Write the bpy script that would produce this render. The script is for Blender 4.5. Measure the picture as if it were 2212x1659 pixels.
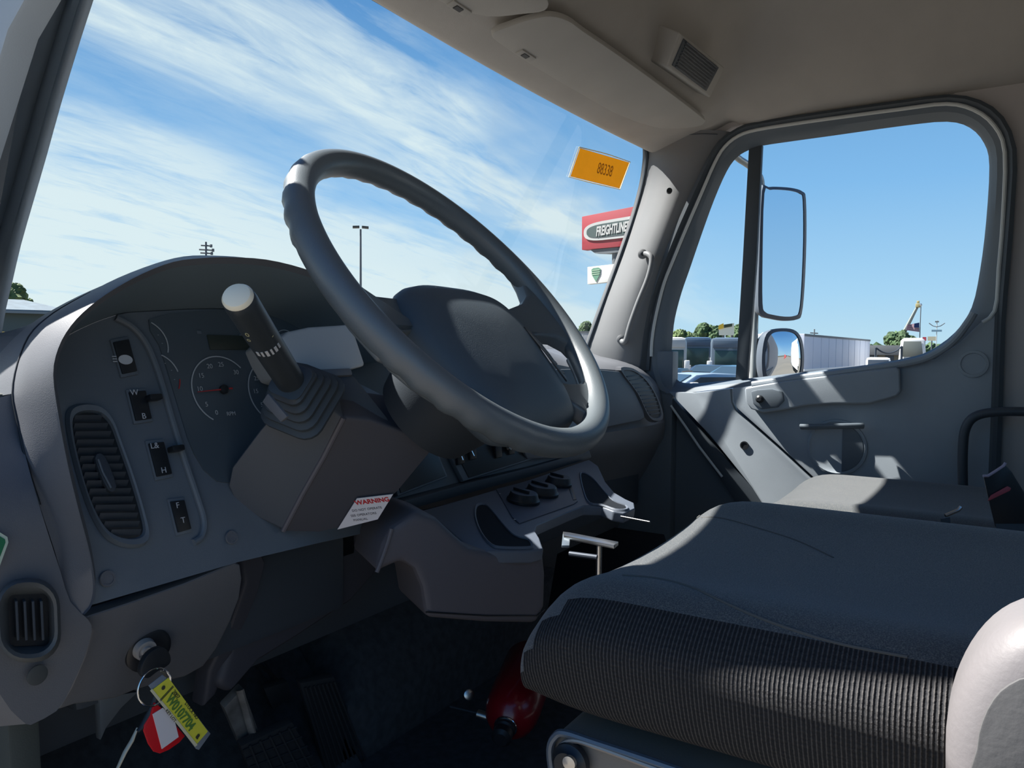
import bpy, bmesh, math, random
from math import sin, cos, radians, pi, atan2, tan, sqrt
from mathutils import Vector, Matrix
V = Vector
for o in list(bpy.data.objects):
    bpy.data.objects.remove(o)
SC = bpy.context.scene
COL = SC.collection

# ------------------------------------------------------------------ camera
FPX, IW, IH = 1650.0, 2212, 1659
YAW, PIT, RHO = radians(58), radians(-2.57), radians(.52)
CAM = V((-1.38, 0, 2.05))
_F0 = V((sin(YAW), cos(YAW), 0)); _R0 = V((cos(YAW), -sin(YAW), 0)); _Z = V((0, 0, 1))
CF = _F0 * cos(PIT) + _Z * sin(PIT); _U0 = -_F0 * sin(PIT) + _Z * cos(PIT)
CR = cos(RHO) * _R0 + sin(RHO) * _U0; CU = -sin(RHO) * _R0 + cos(RHO) * _U0
cd = bpy.data.cameras.new('camera'); cam = bpy.data.objects.new('camera', cd); COL.objects.link(cam)
cd.sensor_width = 36; cd.lens = FPX / IW * 36; cd.clip_start = .02; cd.clip_end = 2000
M = Matrix((CR, CU, -CF)).transposed().to_4x4(); M.translation = CAM
cam.matrix_world = M
SC.camera = cam

# ------------------------------------------------------------------ view, world, sun
SC.view_settings.view_transform = 'Standard'
SC.view_settings.look = 'None'
SC.view_settings.exposure = 0.0
SC.view_settings.gamma = 1.0
SC.view_settings.use_curve_mapping = False
SC.cycles.max_bounces = 8
SC.cycles.diffuse_bounces = 5
SC.cycles.transparent_max_bounces = 12
SC.cycles.sample_clamp_indirect = 6

def lin(c):
    return tuple(((x / 255) / 12.92 if x <= 10 else (((x / 255) + .055) / 1.055) ** 2.4) for x in c)

class NT:
    """tiny helper around a node tree"""
    def __init__(s, tree): s.t = tree; s.n = tree.nodes; s.l = tree.links
    def new(s, kind, **kw):
        n = s.n.new(kind)
        for k, v in kw.items():
            if k in n.inputs.keys() if isinstance(k, str) else False: n.inputs[k].default_value = v
            else: setattr(n, k, v)
        return n
    def link(s, a, b): s.l.new(a, b)
    def math(s, op, a, b=None, c=None, clamp=False):
        n = s.n.new('ShaderNodeMath'); n.operation = op; n.use_clamp = clamp
        for i, x in enumerate((a, b, c)):
            if x is None: continue
            if isinstance(x, (int, float)): n.inputs[i].default_value = x
            else: s.l.new(x, n.inputs[i])
        return n.outputs[0]
    def mix(s, fac, a, b, mode='MIX'):
        n = s.n.new('ShaderNodeMix'); n.data_type = 'RGBA'; n.blend_type = mode; n.clamp_factor = True
        for sock, x in ((n.inputs[0], fac), (n.inputs[6], a), (n.inputs[7], b)):
            if isinstance(x, (int, float)): sock.default_value = x
            elif isinstance(x, (tuple, list)): sock.default_value = (*x[:3], 1)
            else: s.l.new(x, sock)
        return n.outputs[2]
    def ramp(s, fac, stops):
        n = s.n.new('ShaderNodeValToRGB'); e = n.color_ramp.elements
        while len(e) < len(stops): e.new(.5)
        for i, (p, c) in enumerate(stops):
            e[i].position = p
            e[i].color = (*c[:3], 1) if isinstance(c, (tuple, list)) else (c, c, c, 1)
        s.l.new(fac, n.inputs[0]); return n.outputs[0]

world = bpy.data.worlds.new('sky'); SC.world = world; world.use_nodes = True
w = NT(world.node_tree); w.n.clear()
wo = w.new('ShaderNodeOutputWorld'); bg = w.new('ShaderNodeBackground'); bg.inputs[1].default_value = 1.0
tc = w.new('ShaderNodeTexCoord'); sx = w.new('ShaderNodeSeparateXYZ'); w.link(tc.outputs['Generated'], sx.inputs[0])
X, Y, Zs = sx.outputs
grad = w.ramp(Zs, [(0.0, lin((196, 228, 242))), (.07, lin((172, 216, 246))), (.20, lin((134, 190, 238))),
                   (.40, lin((92, 150, 208))), (.75, lin((46, 98, 168))), (1.0, lin((34, 80, 150)))])
# cirrus: the direction projected on a flat cloud layer; streets of cloud run east-west, bands across them
zz = w.math('ADD', w.math('MAXIMUM', Zs, 0.0), .16)
u = w.math('DIVIDE', X, zz); v = w.math('DIVIDE', Y, zz)
cb = w.new('ShaderNodeCombineXYZ'); w.link(u, cb.inputs[0]); w.link(v, cb.inputs[1])
def wnoise(sc, loc, scale, det, dist, rough=.6, rot=0):
    mp = w.new('ShaderNodeMapping'); mp.inputs['Scale'].default_value = (*sc, 1); mp.inputs['Location'].default_value = (*loc, 0); mp.inputs['Rotation'].default_value = (0, 0, radians(rot))
    w.link(cb.outputs[0], mp.inputs[0]); n = w.new('ShaderNodeTexNoise'); n.inputs['Scale'].default_value = scale; n.inputs['Detail'].default_value = det
    n.inputs['Roughness'].default_value = rough; n.inputs['Distortion'].default_value = dist; w.link(mp.outputs[0], n.inputs['Vector']); return n.outputs[0]
na = wnoise((.45, 1.9), (3.1, .4), 1.6, 9, .5, .62, 4)          # long streaks
nb = wnoise((1.0, 1.0), (7.3, 2.2), 1.1, 3, .2)                 # broad wander
nc = wnoise((1.1, 4.5), (.3, 5.2), 2.6, 8, .8, .65, -6)         # fine combing
vv = w.math('ADD', v, w.math('MULTIPLY', w.math('SUBTRACT', nb, .5), .75))
band = w.math('MULTIPLY', w.ramp(Y, [(0.0, .0), (.26, .06), (.46, 1.0)]), w.ramp(w.math('DIVIDE', vv, 4.0), [(.0, 0.0), (.24, .0), (.295, .22), (.335, .92), (.385, .90), (.425, .30), (.475, .22), (.53, .78), (.66, .92), (1.0, .95)]))
st = w.ramp(w.math('ADD', w.math('MULTIPLY', na, .7), w.math('MULTIPLY', nc, .38)), [(.42, .0), (.52, .5), (.66, 1.0)])
cm = w.math('MULTIPLY', band, w.math('ADD', w.math('MULTIPLY', st, .95), w.math('MULTIPLY', w.ramp(Zs, [(0.0, 1.0), (.16, .62), (.27, .05)]), w.math('MULTIPLY', band, .8)), clamp=True), clamp=True)
skyc = w.mix(cm, grad, lin((226, 242, 244)))
skyc = w.mix(w.ramp(Zs, [(0.0, 1.0), (.0001, 0.0)]), skyc, lin((150, 140, 120)))
w.link(skyc, bg.inputs[0]); w.link(bg.outputs[0], wo.inputs[0])

SUN_AZ, SUN_EL = radians(15), radians(50.2)     # azimuth left of straight ahead
sd = bpy.data.lights.new('sun', 'SUN'); sd.energy = 15.0; sd.angle = radians(.6); sd.color = (1, .96, .90)
so = bpy.data.objects.new('sun', sd); COL.objects.link(so)
sv = V((-sin(SUN_AZ) * cos(SUN_EL), cos(SUN_AZ) * cos(SUN_EL), sin(SUN_EL)))
so.rotation_euler = sv.to_track_quat('Z', 'Y').to_euler(); so.location = (0, 0, 30)

# ------------------------------------------------------------------ picture ray helpers (a surveyed point = sight line x a real plane)
def ray(px, py): return CF + CR * ((px - IW / 2) / FPX) + CU * ((IH / 2 - py) / FPX)
def hit(p, pl):
    d = ray(*p[:2]); q, n = pl
    return CAM + d * ((q - CAM).dot(n) / d.dot(n))
def PX(x): return (V((x, 0, 0)), V((1, 0, 0)))
def PY(y): return (V((0, y, 0)), V((0, 1, 0)))
def PZ(z): return (V((0, 0, z)), V((0, 0, 1)))
def PL(q, n): return (V(q), V(n).normalized())
def off(pl, d): return (pl[0] + pl[1] * d, pl[1])
def hx(px, py, x): return hit((px, py), PX(x))
def hy(px, py, y): return hit((px, py), PY(y))
def hz(px, py, z): return hit((px, py), PZ(z))
def far(px, py, d): return CAM + ray(px, py) * d
def hits(pts, pl): return [hit(p, pl) for p in pts]
def proj(p):
    q = V(p) - CAM; return (IW / 2 + FPX * q.dot(CR) / q.dot(CF), IH / 2 - FPX * q.dot(CU) / q.dot(CF))

def spl(pts, n=4, closed=False):
    """Catmull-Rom refinement of a polyline (tuples or Vectors)"""
    P = [V(p) for p in pts]; m = len(P); out = []
    rng = range(m if closed else m - 1)
    for i in rng:
        p0 = P[(i - 1) % m] if (closed or i > 0) else P[0] * 2 - P[1]
        p1 = P[i]; p2 = P[(i + 1) % m]
        p3 = P[(i + 2) % m] if (closed or i < m - 2) else P[-1] * 2 - P[-2]
        for k in range(n):
            t = k / n
            out.append(.5 * ((2 * p1) + (p2 - p0) * t + (2 * p0 - 5 * p1 + 4 * p2 - p3) * t * t + (3 * p1 - p0 - 3 * p2 + p3) * t ** 3))
    if not closed: out.append(P[-1])
    return out

# ------------------------------------------------------------------ object helpers
ORG = {}
def org(o): return ORG.get(o.name, V((0, 0, 0)))
def thing(name, label, cat, loc, group=None, kind=None):
    o = bpy.data.objects.new(name, None); COL.objects.link(o); o.location = V(loc); o.empty_display_size = .1
    ORG[o.name] = V(loc); tag(o, label, cat, group, kind); return o
def tag(o, label=None, cat=None, group=None, kind=None):
    if label: o['label'] = label
    if cat: o['category'] = cat
    if group: o['group'] = group
    if kind: o['kind'] = kind
    return o
def obj(name, verts, faces, mat, parent=None, smooth=True, bevel=0, seg=2, sub=0, solid=0, ang=35, uvs=None, centre=None):
    verts = [V(v) for v in verts]
    if parent is not None: og = org(parent)
    elif centre is not None: og = V(centre)
    else:
        og = sum(verts, V((0, 0, 0))) / len(verts); og.z = min(v.z for v in verts)
    me = bpy.data.meshes.new(name); me.from_pydata([v - og for v in verts], [], faces)
    bm = bmesh.new(); bm.from_mesh(me); bmesh.ops.remove_doubles(bm, verts=bm.verts, dist=1e-6)
    if not solid: bmesh.ops.recalc_face_normals(bm, faces=bm.faces)
    if bevel:
        es = [e for e in bm.edges if len(e.link_faces) == 2 and e.calc_face_angle(0) > radians(40)]
        try: bmesh.ops.bevel(bm, geom=es, offset=bevel, segments=seg, affect='EDGES', profile=.6, clamp_overlap=True)
        except Exception: pass
    bm.to_mesh(me); bm.free()
    if smooth:
        for p in me.polygons: p.use_smooth = True
        if not sub: me.set_sharp_from_angle(angle=radians(ang))
    if mat: me.materials.append(mat)
    o = bpy.data.objects.new(name, me); COL.objects.link(o)
    if parent is not None: o.parent = parent; ORG[o.name] = og
    else: o.location = og; ORG[o.name] = og
    if solid:
        m = o.modifiers.new('s', 'SOLIDIFY'); m.thickness = abs(solid); m.offset = -1 if solid > 0 else 1
    if sub:
        m = o.modifiers.new('u', 'SUBSURF'); m.levels = sub; m.render_levels = sub
    return o
def prism(name, pts, ext, mat, parent=None, bevel=.0015, seg=2, **kw):
    """flat outline given real thickness along ext"""
    n = len(pts); ext = V(ext); P = [V(p) for p in pts]
    vs = P + [p + ext for p in P]
    fs = [tuple(range(n)), tuple(range(2 * n - 1, n - 1, -1))] + [(i, n + i, n + (i + 1) % n, (i + 1) % n) for i in range(n)]
    return obj(name, vs, fs, mat, parent, bevel=bevel, seg=seg, **kw)
def loft(name, loops, mat, parent=None, closed=False, caps=False, **kw):
    n = len(loops[0]); vs = [V(p) for l in loops for p in l]; fs = []
    for a in range(len(loops) - 1):
        for i in range(n if closed else n - 1):
            j = (i + 1) % n
            fs.append((a * n + i, a * n + j, (a + 1) * n + j, (a + 1) * n + i))
    if caps: fs += [tuple(range(n - 1, -1, -1)), tuple(range((len(loops) - 1) * n, len(loops) * n))]
    return obj(name, vs, fs, mat, parent, **kw)
def frames(P, closed):
    T = []
    m = len(P)
    for i in range(m):
        a = P[(i - 1) % m] if (closed or i) else P[0]; b = P[(i + 1) % m] if (closed or i < m - 1) else P[-1]
        T.append((b - a).normalized())
    n = T[0].orthogonal().normalized(); N = [n]
    for i in range(1, m):
        n = (n - T[i] * n.dot(T[i])).normalized(); N.append(n)
    return T, N
def tube(name, pts, r, mat, parent=None, closed=False, segs=10, caps=True, flat=1.0, up=None, **kw):
    P = [V(p) for p in pts]; T, N = frames(P, closed); loops = []
    for i, p in enumerate(P):
        rr = r[i] if isinstance(r, (list, tuple)) else r
        n = N[i]
        if up is not None: n = (V(up) - T[i] * V(up).dot(T[i])).normalized()
        b = T[i].cross(n)
        loops.append([p + n * rr * flat * cos(2 * pi * k / segs) + b * rr * sin(2 * pi * k / segs) for k in range(segs)])
    if closed: loops.append(loops[0]); caps = False
    return loft(name, loops, mat, parent, closed=True, caps=caps, **kw)
def lathe(name, p0, axis, prof, mat, parent=None, segs=28, ex=None, **kw):
    """prof = [(radius, distance along axis)]"""
    axis = V(axis).normalized(); a = axis.orthogonal().normalized() if ex is None else (V(ex) - axis * V(ex).dot(axis)).normalized(); b = axis.cross(a); p0 = V(p0)
    loops = [[p0 + axis * h + (a * cos(2 * pi * k / segs) + b * sin(2 * pi * k / segs)) * max(r, 1e-5) for k in range(segs)] for r, h in prof]
    return loft(name, loops, mat, parent, closed=True, caps=True, **kw)
def box(name, c, size, mat, parent=None, ax=None, bevel=.002, **kw):
    """ax = (x,y,z) axes"""
    c = V(c); X_, Y_, Z_ = [V(a).normalized() for a in (ax or ((1, 0, 0), (0, 1, 0), (0, 0, 1)))]
    h = [s / 2 for s in size]
    vs = [c + X_ * h[0] * i + Y_ * h[1] * j + Z_ * h[2] * k for i in (-1, 1) for j in (-1, 1) for k in (-1, 1)]
    fs = [(0, 1, 3, 2), (4, 6, 7, 5), (0, 4, 5, 1), (2, 3, 7, 6), (0, 2, 6, 4), (1, 5, 7, 3)]
    return obj(name, vs, fs, mat, parent, bevel=bevel, **kw)
def rrect(w_, h_, r, n=5):
    out = []
    for cx, cy, a0 in ((w_ / 2 - r, h_ / 2 - r, 0), (-w_ / 2 + r, h_ / 2 - r, 90), (-w_ / 2 + r, -h_ / 2 + r, 180), (w_ / 2 - r, -h_ / 2 + r, 270)):
        for k in range(n):
            a = radians(a0 + 90 * k / (n - 1)); out.append((cx + r * cos(a), cy + r * sin(a)))
    return out
def text(name, s, p, xa, ya, size, mat, parent, depth=.0002, align='CENTER', shear=0, sx_=1.0, bold=0):
    cu = bpy.data.curves.new(name, 'FONT'); cu.body = s; cu.size = size; cu.align_x = align; cu.align_y = 'CENTER'; cu.extrude = depth; cu.shear = shear
    cu.offset = bold
    cu.materials.append(mat)
    xa = V(xa).normalized(); za = xa.cross(V(ya)).normalized(); ya = za.cross(xa)
    m = Matrix((xa * sx_, ya, za)).transposed().to_4x4(); m.translation = V(p) - (org(parent) if parent else V((0, 0, 0)))
    # bake to a mesh so the writing is plain geometry
    o0 = bpy.data.objects.new('tmp', cu); COL.objects.link(o0)
    dg = bpy.context.evaluated_depsgraph_get(); me = bpy.data.meshes.new_from_object(o0.evaluated_get(dg))
    bpy.data.objects.remove(o0); me.transform(m); me.name = name
    me.materials.clear(); me.materials.append(mat)
    o = bpy.data.objects.new(name, me); COL.objects.link(o)
    if parent: o.parent = parent; ORG[o.name] = org(parent)
    return o

# ------------------------------------------------------------------ materials
def mat(name, col, rough=.5, metal=0, bump=0, bscale=600, spec=.5, var=0, vscale=8, coat=0, emit=0, sheen=0, alt=None):
    m = bpy.data.materials.new(name); m.use_nodes = True; t = NT(m.node_tree); b = t.n['Principled BSDF']
    c = (*col[:3], 1); b.inputs['Base Color'].default_value = c; b.inputs['Roughness'].default_value = rough; b.inputs['Metallic'].default_value = metal
    b.inputs['Specular IOR Level'].default_value = spec
    if coat: b.inputs['Coat Weight'].default_value = coat; b.inputs['Coat Roughness'].default_value = .1
    if sheen: b.inputs['Sheen Weight'].default_value = sheen; b.inputs['Sheen Roughness'].default_value = .5
    if emit: b.inputs['Emission Color'].default_value = c; b.inputs['Emission Strength'].default_value = emit
    tcd = t.new('ShaderNodeTexCoord')
    if var or alt:
        n = t.new('ShaderNodeTexNoise'); n.inputs['Scale'].default_value = vscale; n.inputs['Detail'].default_value = 5
        t.link(tcd.outputs['Object'], n.inputs['Vector'])
        a2 = alt if alt else tuple(x * (1 - var) for x in col)
        f = t.ramp(n.outputs[0], [(.35, 0.0), (.65, 1.0)])
        t.link(t.mix(f, tuple(x * (1 + (0 if alt else var)) for x in col), a2), b.inputs['Base Color'])
    if bump:
        n = t.new('ShaderNodeTexNoise'); n.inputs['Scale'].default_value = bscale; n.inputs['Detail'].default_value = 3
        t.link(tcd.outputs['Object'], n.inputs['Vector'])
        bp = t.new('ShaderNodeBump'); bp.inputs['Strength'].default_value = bump; bp.inputs['Distance'].default_value = .0006
        t.link(n.outputs[0], bp.inputs['Height']); t.link(bp.outputs[0], b.inputs['Normal'])
    return m
DASH = mat('dash_plastic', (.125, .132, .148), .5, bump=.35, bscale=900, var=.05)
DASHD = mat('dash_face_plastic', (.12, .145, .172), .5, bump=.3, bscale=900, var=.06)
DARK = mat('dark_plastic', (.046, .058, .074), .5, bump=.2, bscale=800)  # blue tint here and in other dark interior plastics imitates lens haze
BLACK = mat('black_plastic', (.013, .016, .02), .42)
RUBBER = mat('black_rubber', (.045, .058, .072), .55)
WHEEL = mat('steering_wheel_vinyl', (.105, .125, .140), .42, bump=.3, bscale=700, spec=.8)
PADM = mat('airbag_cover_vinyl', (.070, .092, .112), .55, bump=.3, bscale=700)
PILLAR = mat('pillar_plastic', (.150, .156, .162), .6, bump=.3, bscale=700, var=.03)
HEAD = mat('headliner_vinyl', (.42, .40, .37), .75, bump=.4, bscale=500, var=.04)
HEADD = mat('headliner_console', (.40, .385, .355), .7, bump=.3, bscale=500, var=.03)
DOORM = mat('door_plastic', (.29, .33, .37), .55, bump=.35, bscale=700, var=.04)
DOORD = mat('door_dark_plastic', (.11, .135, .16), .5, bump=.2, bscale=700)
SEAL = mat('seal_rubber', (.13, .16, .19), .5)
SEALL = mat('seal_pale_highlight', (.58, .61, .60), .5)
CARPET = mat('carpet', (.05, .054, .062), .95, bump=1, bscale=300, var=.2, vscale=60)
METAL = mat('brushed_metal', (.6, .6, .6), .3, metal=1, bump=.1)
CHROME = mat('chrome', (.75, .77, .8), .14, metal=1)
STEEL = mat('worn_pedal_metal', (.30, .29, .28), .5, metal=.7, var=.3, vscale=30)
WHITEP = mat('white_print', (.55, .57, .60), .6)
DIMP = mat('dim_white_print', (.42, .45, .47), .6)
REDN = mat('red_needle', (.40, .03, .035), .5)
LENS = mat('cluster_lens', (.072, .095, .115), .35)
WHITE = mat('white_paint', (.80, .80, .78), .4)
KNOB = mat('cream_knob_cap', (.95, .88, .70), .35)
RED = mat('extinguisher_red', (.22, .004, .010), .3, coat=.5)
REDTAG = mat('red_plastic', (.62, .012, .02), .35)
YEL = mat('yellow_tag_paper', (.74, .70, .06), .55)
TAGPL = mat('tag_clear_edge', (.20, .23, .27), .35)
PAPER = mat('paper_white', (.72, .69, .72), .7)
INKG = mat('green_ink', (.10, .22, .04), .7)
INKK = mat('dark_ink', (.05, .05, .03), .7)
GREEN = mat('green_sticker', (.01, .16, .07), .5)
ORANGE = mat('orange_paper', (.80, .40, .03), .7, var=.05, vscale=30)
_t = NT(ORANGE.node_tree); _tl = _t.new('ShaderNodeBsdfTranslucent'); _tl.inputs[0].default_value = (.56, .36, .04, 1); _mx = _t.new('ShaderNodeMixShader'); _mx.inputs[0].default_value = .55
_t.link(_t.n['Principled BSDF'].outputs[0], _mx.inputs[1]); _t.link(_tl.outputs[0], _mx.inputs[2]); _t.link(_mx.outputs[0], _t.n['Material Output'].inputs[0])
FADED = ORANGE.copy(); FADED.name = 'faded_ink'
for _n in FADED.node_tree.nodes:
    if _n.type == 'BSDF_TRANSLUCENT': _n.inputs[0].default_value = (.50, .30, .035, 1)
ARM = mat('armrest_vinyl', (.17, .16, .165), .5, bump=.4, bscale=250)
BASEP = mat('seat_base_plastic', (.19, .17, .15), .5, bump=.3)

def seat_mat():
    m = bpy.data.materials.new('seat_cloth'); m.use_nodes = True; t = NT(m.node_tree); b = t.n['Principled BSDF']
    b.inputs['Roughness'].default_value = .95; b.inputs['Specular IOR Level'].default_value = .15
    b.inputs['Sheen Weight'].default_value = .25; b.inputs['Sheen Roughness'].default_value = .6
    tcd = t.new('ShaderNodeTexCoord')
    n = t.new('ShaderNodeTexNoise'); n.inputs['Scale'].default_value = 900; n.inputs['Detail'].default_value = 3; t.link(tcd.outputs['Object'], n.inputs['Vector'])
    n2 = t.new('ShaderNodeTexNoise'); n2.inputs['Scale'].default_value = 9; n2.inputs['Detail'].default_value = 4; t.link(tcd.outputs['Object'], n2.inputs['Vector'])
    c = t.ramp(n.outputs[0], [(.38, (.030, .037, .045)), (.52, (.068, .078, .086)), (.66, (.15, .145, .13))])
    c = t.mix(t.math('MULTIPLY', n2.outputs[0], .35), c, (.035, .037, .040))
    t.link(c, b.inputs['Base Color'])
    bp = t.new('ShaderNodeBump'); bp.inputs['Strength'].default_value = .6; bp.inputs['Distance'].default_value = .001
    t.link(n.outputs[0], bp.inputs['Height']); t.link(bp.outputs[0], b.inputs['Normal'])
    return m
SEATC = seat_mat()
def rib_mat():
    m = bpy.data.materials.new('seat_ribbed_cloth'); m.use_nodes = True; t = NT(m.node_tree); b = t.n['Principled BSDF']
    b.inputs['Roughness'].default_value = .9; b.inputs['Specular IOR Level'].default_value = .2
    tcd = t.new('ShaderNodeTexCoord'); s = t.new('ShaderNodeSeparateXYZ'); t.link(tcd.outputs['Object'], s.inputs[0])
    wv = t.math('SINE', t.math('MULTIPLY', s.outputs[1], 2 * pi / .0031))
    wz = t.math('SINE', t.math('MULTIPLY', s.outputs[2], 2 * pi / .004))
    n = t.new('ShaderNodeTexNoise'); n.inputs['Scale'].default_value = 500; t.link(tcd.outputs['Object'], n.inputs['Vector'])
    f = t.math('ADD', t.math('MULTIPLY', wv, .36), t.math('ADD', t.math('MULTIPLY', n.outputs[0], .6), t.math('MULTIPLY', wz, .05)))
    c = t.ramp(f, [(.0, (.020, .021, .024)), (.35, (.038, .038, .041)), (.7, (.085, .080, .078))])
    t.link(c, b.inputs['Base Color'])
    bp = t.new('ShaderNodeBump'); bp.inputs['Strength'].default_value = .8; bp.inputs['Distance'].default_value = .0012
    bp.inputs['Strength'].default_value = 1.0; bp.inputs['Distance'].default_value = .0022; t.link(f, bp.inputs['Height']); t.link(bp.outputs[0], b.inputs['Normal'])
    return m
RIBC = rib_mat()
def glass(name, tint=(.97, .985, .99), gl=.06):
    m = bpy.data.materials.new(name); m.use_nodes = True; t = NT(m.node_tree); t.n.clear()
    o = t.new('ShaderNodeOutputMaterial'); tr = t.new('ShaderNodeBsdfTransparent'); tr.inputs[0].default_value = (*tint, 1)
    g = t.new('ShaderNodeBsdfGlossy'); g.inputs['Roughness'].default_value = .02
    lw = t.new('ShaderNodeLayerWeight'); lw.inputs[0].default_value = .2
    mx = t.new('ShaderNodeMixShader'); t.link(t.math('MULTIPLY', lw.outputs['Fresnel'], gl / .06 * .35), mx.inputs[0])
    t.link(tr.outputs[0], mx.inputs[1]); t.link(g.outputs[0], mx.inputs[2]); t.link(mx.outputs[0], o.inputs[0])
    return m
GLASS = glass('window_glass', gl=.012)
MIRROR = mat('mirror_glass', (.74, .81, .88), .01, metal=1)
# ================================================================== SETTING
FZ = 1.28
def ground_mat():
    m = mat('gravel_ground', (.12, .10, .08), .95); t = NT(m.node_tree); b = t.n['Principled BSDF']
    tcd = t.new('ShaderNodeTexCoord'); n = t.new('ShaderNodeTexNoise'); n.inputs['Scale'].default_value = .25; n.inputs['Detail'].default_value = 8
    n2 = t.new('ShaderNodeTexNoise'); n2.inputs['Scale'].default_value = 12; n2.inputs['Detail'].default_value = 4
    t.link(tcd.outputs['Object'], n.inputs['Vector']); t.link(tcd.outputs['Object'], n2.inputs['Vector'])
    c = t.mix(t.ramp(n.outputs[0], [(.3, 0.0), (.7, 1.0)]), (.185, .158, .125), (.14, .125, .105))
    c = t.mix(t.math('MULTIPLY', n2.outputs[0], .5), c, (.085, .075, .062)); t.link(c, b.inputs['Base Color'])
    return m
S_ = 320
g = obj('ground', [(-S_, -S_, 0), (S_, -S_, 0), (S_, S_, 0), (-S_, S_, 0)], [(0, 1, 2, 3)], ground_mat(), smooth=False); g['kind'] = 'structure'

def struct(o): o['kind'] = 'structure'; return o
struct(box('floor', (0, .1, FZ - .015), (1.96, 2.3, .03), CARPET, bevel=0))
wb = box('wall_back', (0, -1.03, 1.66), (1.96, .04, .76), HEAD, bevel=0); struct(wb)
for c_, s_ in (((0, -1.03, 2.79), (1.96, .04, .32)), ((-.80, -1.03, 2.335), (.36, .04, .60)), ((.80, -1.03, 2.335), (.36, .04, .60))): box('back_panel', c_, s_, HEAD, wb, bevel=0)
struct(box('window_4', (0, -1.03, 2.335), (1.26, .006, .60), GLASS, bevel=0))
struct(box('wall_front', (0, 1.24, 1.62), (1.9, .03, .72), CARPET, bevel=0))
# engine tunnel hump in the carpet, part of the floor
fl = bpy.data.objects['floor']
loft('tunnel', [[V((x, y, z)) for x, z in ((-.40, FZ), (-.38, FZ + .12), (-.30, FZ + .20 + k), (-.1, FZ + .24 + k), (.25, FZ + .24 + k), (.42, FZ + .18), (.5, FZ))]
                for y, k in ((.97, -.12), (1.02, -.03), (1.1, .05), (1.22, .14))], CARPET, fl, caps=True)
mt = prism('floor_mat', [(-.95, .36, FZ), (-.36, .36, FZ), (-.36, .80, FZ), (-.42, .98, FZ), (-.95, .98, FZ)], (0, 0, .012), BLACK, fl, bevel=.004)
prism('toe_board', [(-.95, .95, FZ), (-.95, 1.22, FZ + .30), (-.36, 1.22, FZ + .30), (-.36, .95, FZ)], (0, .03, .03), CARPET, fl, bevel=.004)

# --- windscreen surface
def wsY(x, z): return .945 + (2.70 - z) * .30 + .04 * (1 - (x / .95) ** 2)
def whit(px, py, d=0):
    y = 1.0
    for _ in range(12):
        p = hy(px, py, y); y = wsY(p.x, p.z) - d
    return hy(px, py, y)
xs = [-.94 + 1.88 * i / 24 for i in range(25)]
rows = [[V((x, wsY(x, z), z)) for x in xs] for z in (1.99, 2.1, 2.25, 2.4, 2.55, 2.70, 2.74)]
struct(loft('window_1', rows, GLASS, ang=180))
# sun visors' header: black ceramic border down the pillar and round the corner
bord = [(1262, 800), (1268, 757), (1285, 705), (1309, 640), (1345, 540), (1372, 462), (1390, 395), (1397, 345), (1392, 318), (1372, 298), (1340, 281), (1290, 262), (1200, 218), (1100, 164), (960, 84), (820, 1), (640, -104)]
bp_ = spl([whit(*p, .004) for p in bord], 3)
o = tube('trim_4', bp_, .007, RUBBER, segs=8); struct(o)

# --- ceiling and overhead shelf in one lining
def sst(a, b, x):
    t = min(max((x - a) / (b - a), 0), 1); return t * t * (3 - 2 * t)
cx = [-.965, -.93, -.88, -.8, -.7, -.55, -.35, -.15, 0, .15, .35, .5, .6, .68, .74, .79, .83, .87, .905, .935, .955]
prof = [(None, 2.688, 0), (-.020, 2.676, 0), (-.05, 2.678, 0), (.80, 2.70, 0), (.715, 2.722, 0), (.695, 2.735, .1), (.675, 2.775, .5), (.645, 2.86, .9), (.60, 2.925, 1), (.50, 2.965, 1), (.3, 2.985, 1), (0, 2.99, 1), (-.5, 2.98, 1), (-1.02, 2.94, 1)]
rows = []
for k, (y, z, f) in enumerate(prof):
    row = []
    for x in cx:
        ye = wsY(x, 2.69)
        yy = ye if y is None else (ye + y if y < 0 and k < 3 else y)
        if k >= 3 and k <= 8: yy += .035 * (1 - (x / .95) ** 2) * (1 if k < 6 else .6)
        s = sst(.60, .955, abs(x)) ** 1.2
        zt = 2.705 + (.015 if k > 8 else 0)
        row.append(V((x, yy, z * (1 - s * f) + zt * s * f)))
    rows.append(row)
o = loft('ceiling', rows, HEAD, sub=1, solid=.02); struct(o)
# edge strip of the overhead shelf seen against the glass
VPL = PL((0, .80, 2.700), (0, .045, .21))
def vis(name, label, pts, clip, shade=None):
    e = hits(pts, off(VPL, -.020)); t = thing(name, label, 'sun visor', hits([clip], off(VPL, -.010))[0], 'sun visors folded up under the roof edge')
    prism('visor_board', spl(e, 3, True), VPL[1] * .013, HEADD, t, bevel=.003)
    c = hit(clip, off(VPL, -.021)); ax = ((1, 0, 0), (0, -.21, .045), tuple(VPL[1]))
    k = box('clip_plate', c, (.055, .018, .004), HEADD, t, ax=ax, bevel=.001)
    box('clip_recess', c - VPL[1] * .002 + V((-.004, 0, 0)), (.020, .010, .003), BLACK, k, ax=ax, bevel=0)
    return t
v1 = vis('sun_visor', 'grey sun visor folded up beside the passenger door pillar, nearer the orange sticker',
    [(1062, 76), (1100, 58), (1150, 42), (1190, 36), (1228, 46), (1262, 70), (1330, 116), (1430, 188), (1514, 252), (1522, 265), (1505, 274), (1430, 278), (1345, 252), (1270, 212), (1160, 148), (1090, 102)], (1136, 120))
v2 = vis('sun_visor', 'grey sun visor cut off by the top edge of the picture, above the steering wheel',
    [(700, -120), (860, -150), (1060, -120), (1150, -30), (1184, 2), (1176, 24), (1130, 31), (1050, 36), (960, 8), (860, -45)], (992, 18))
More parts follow.
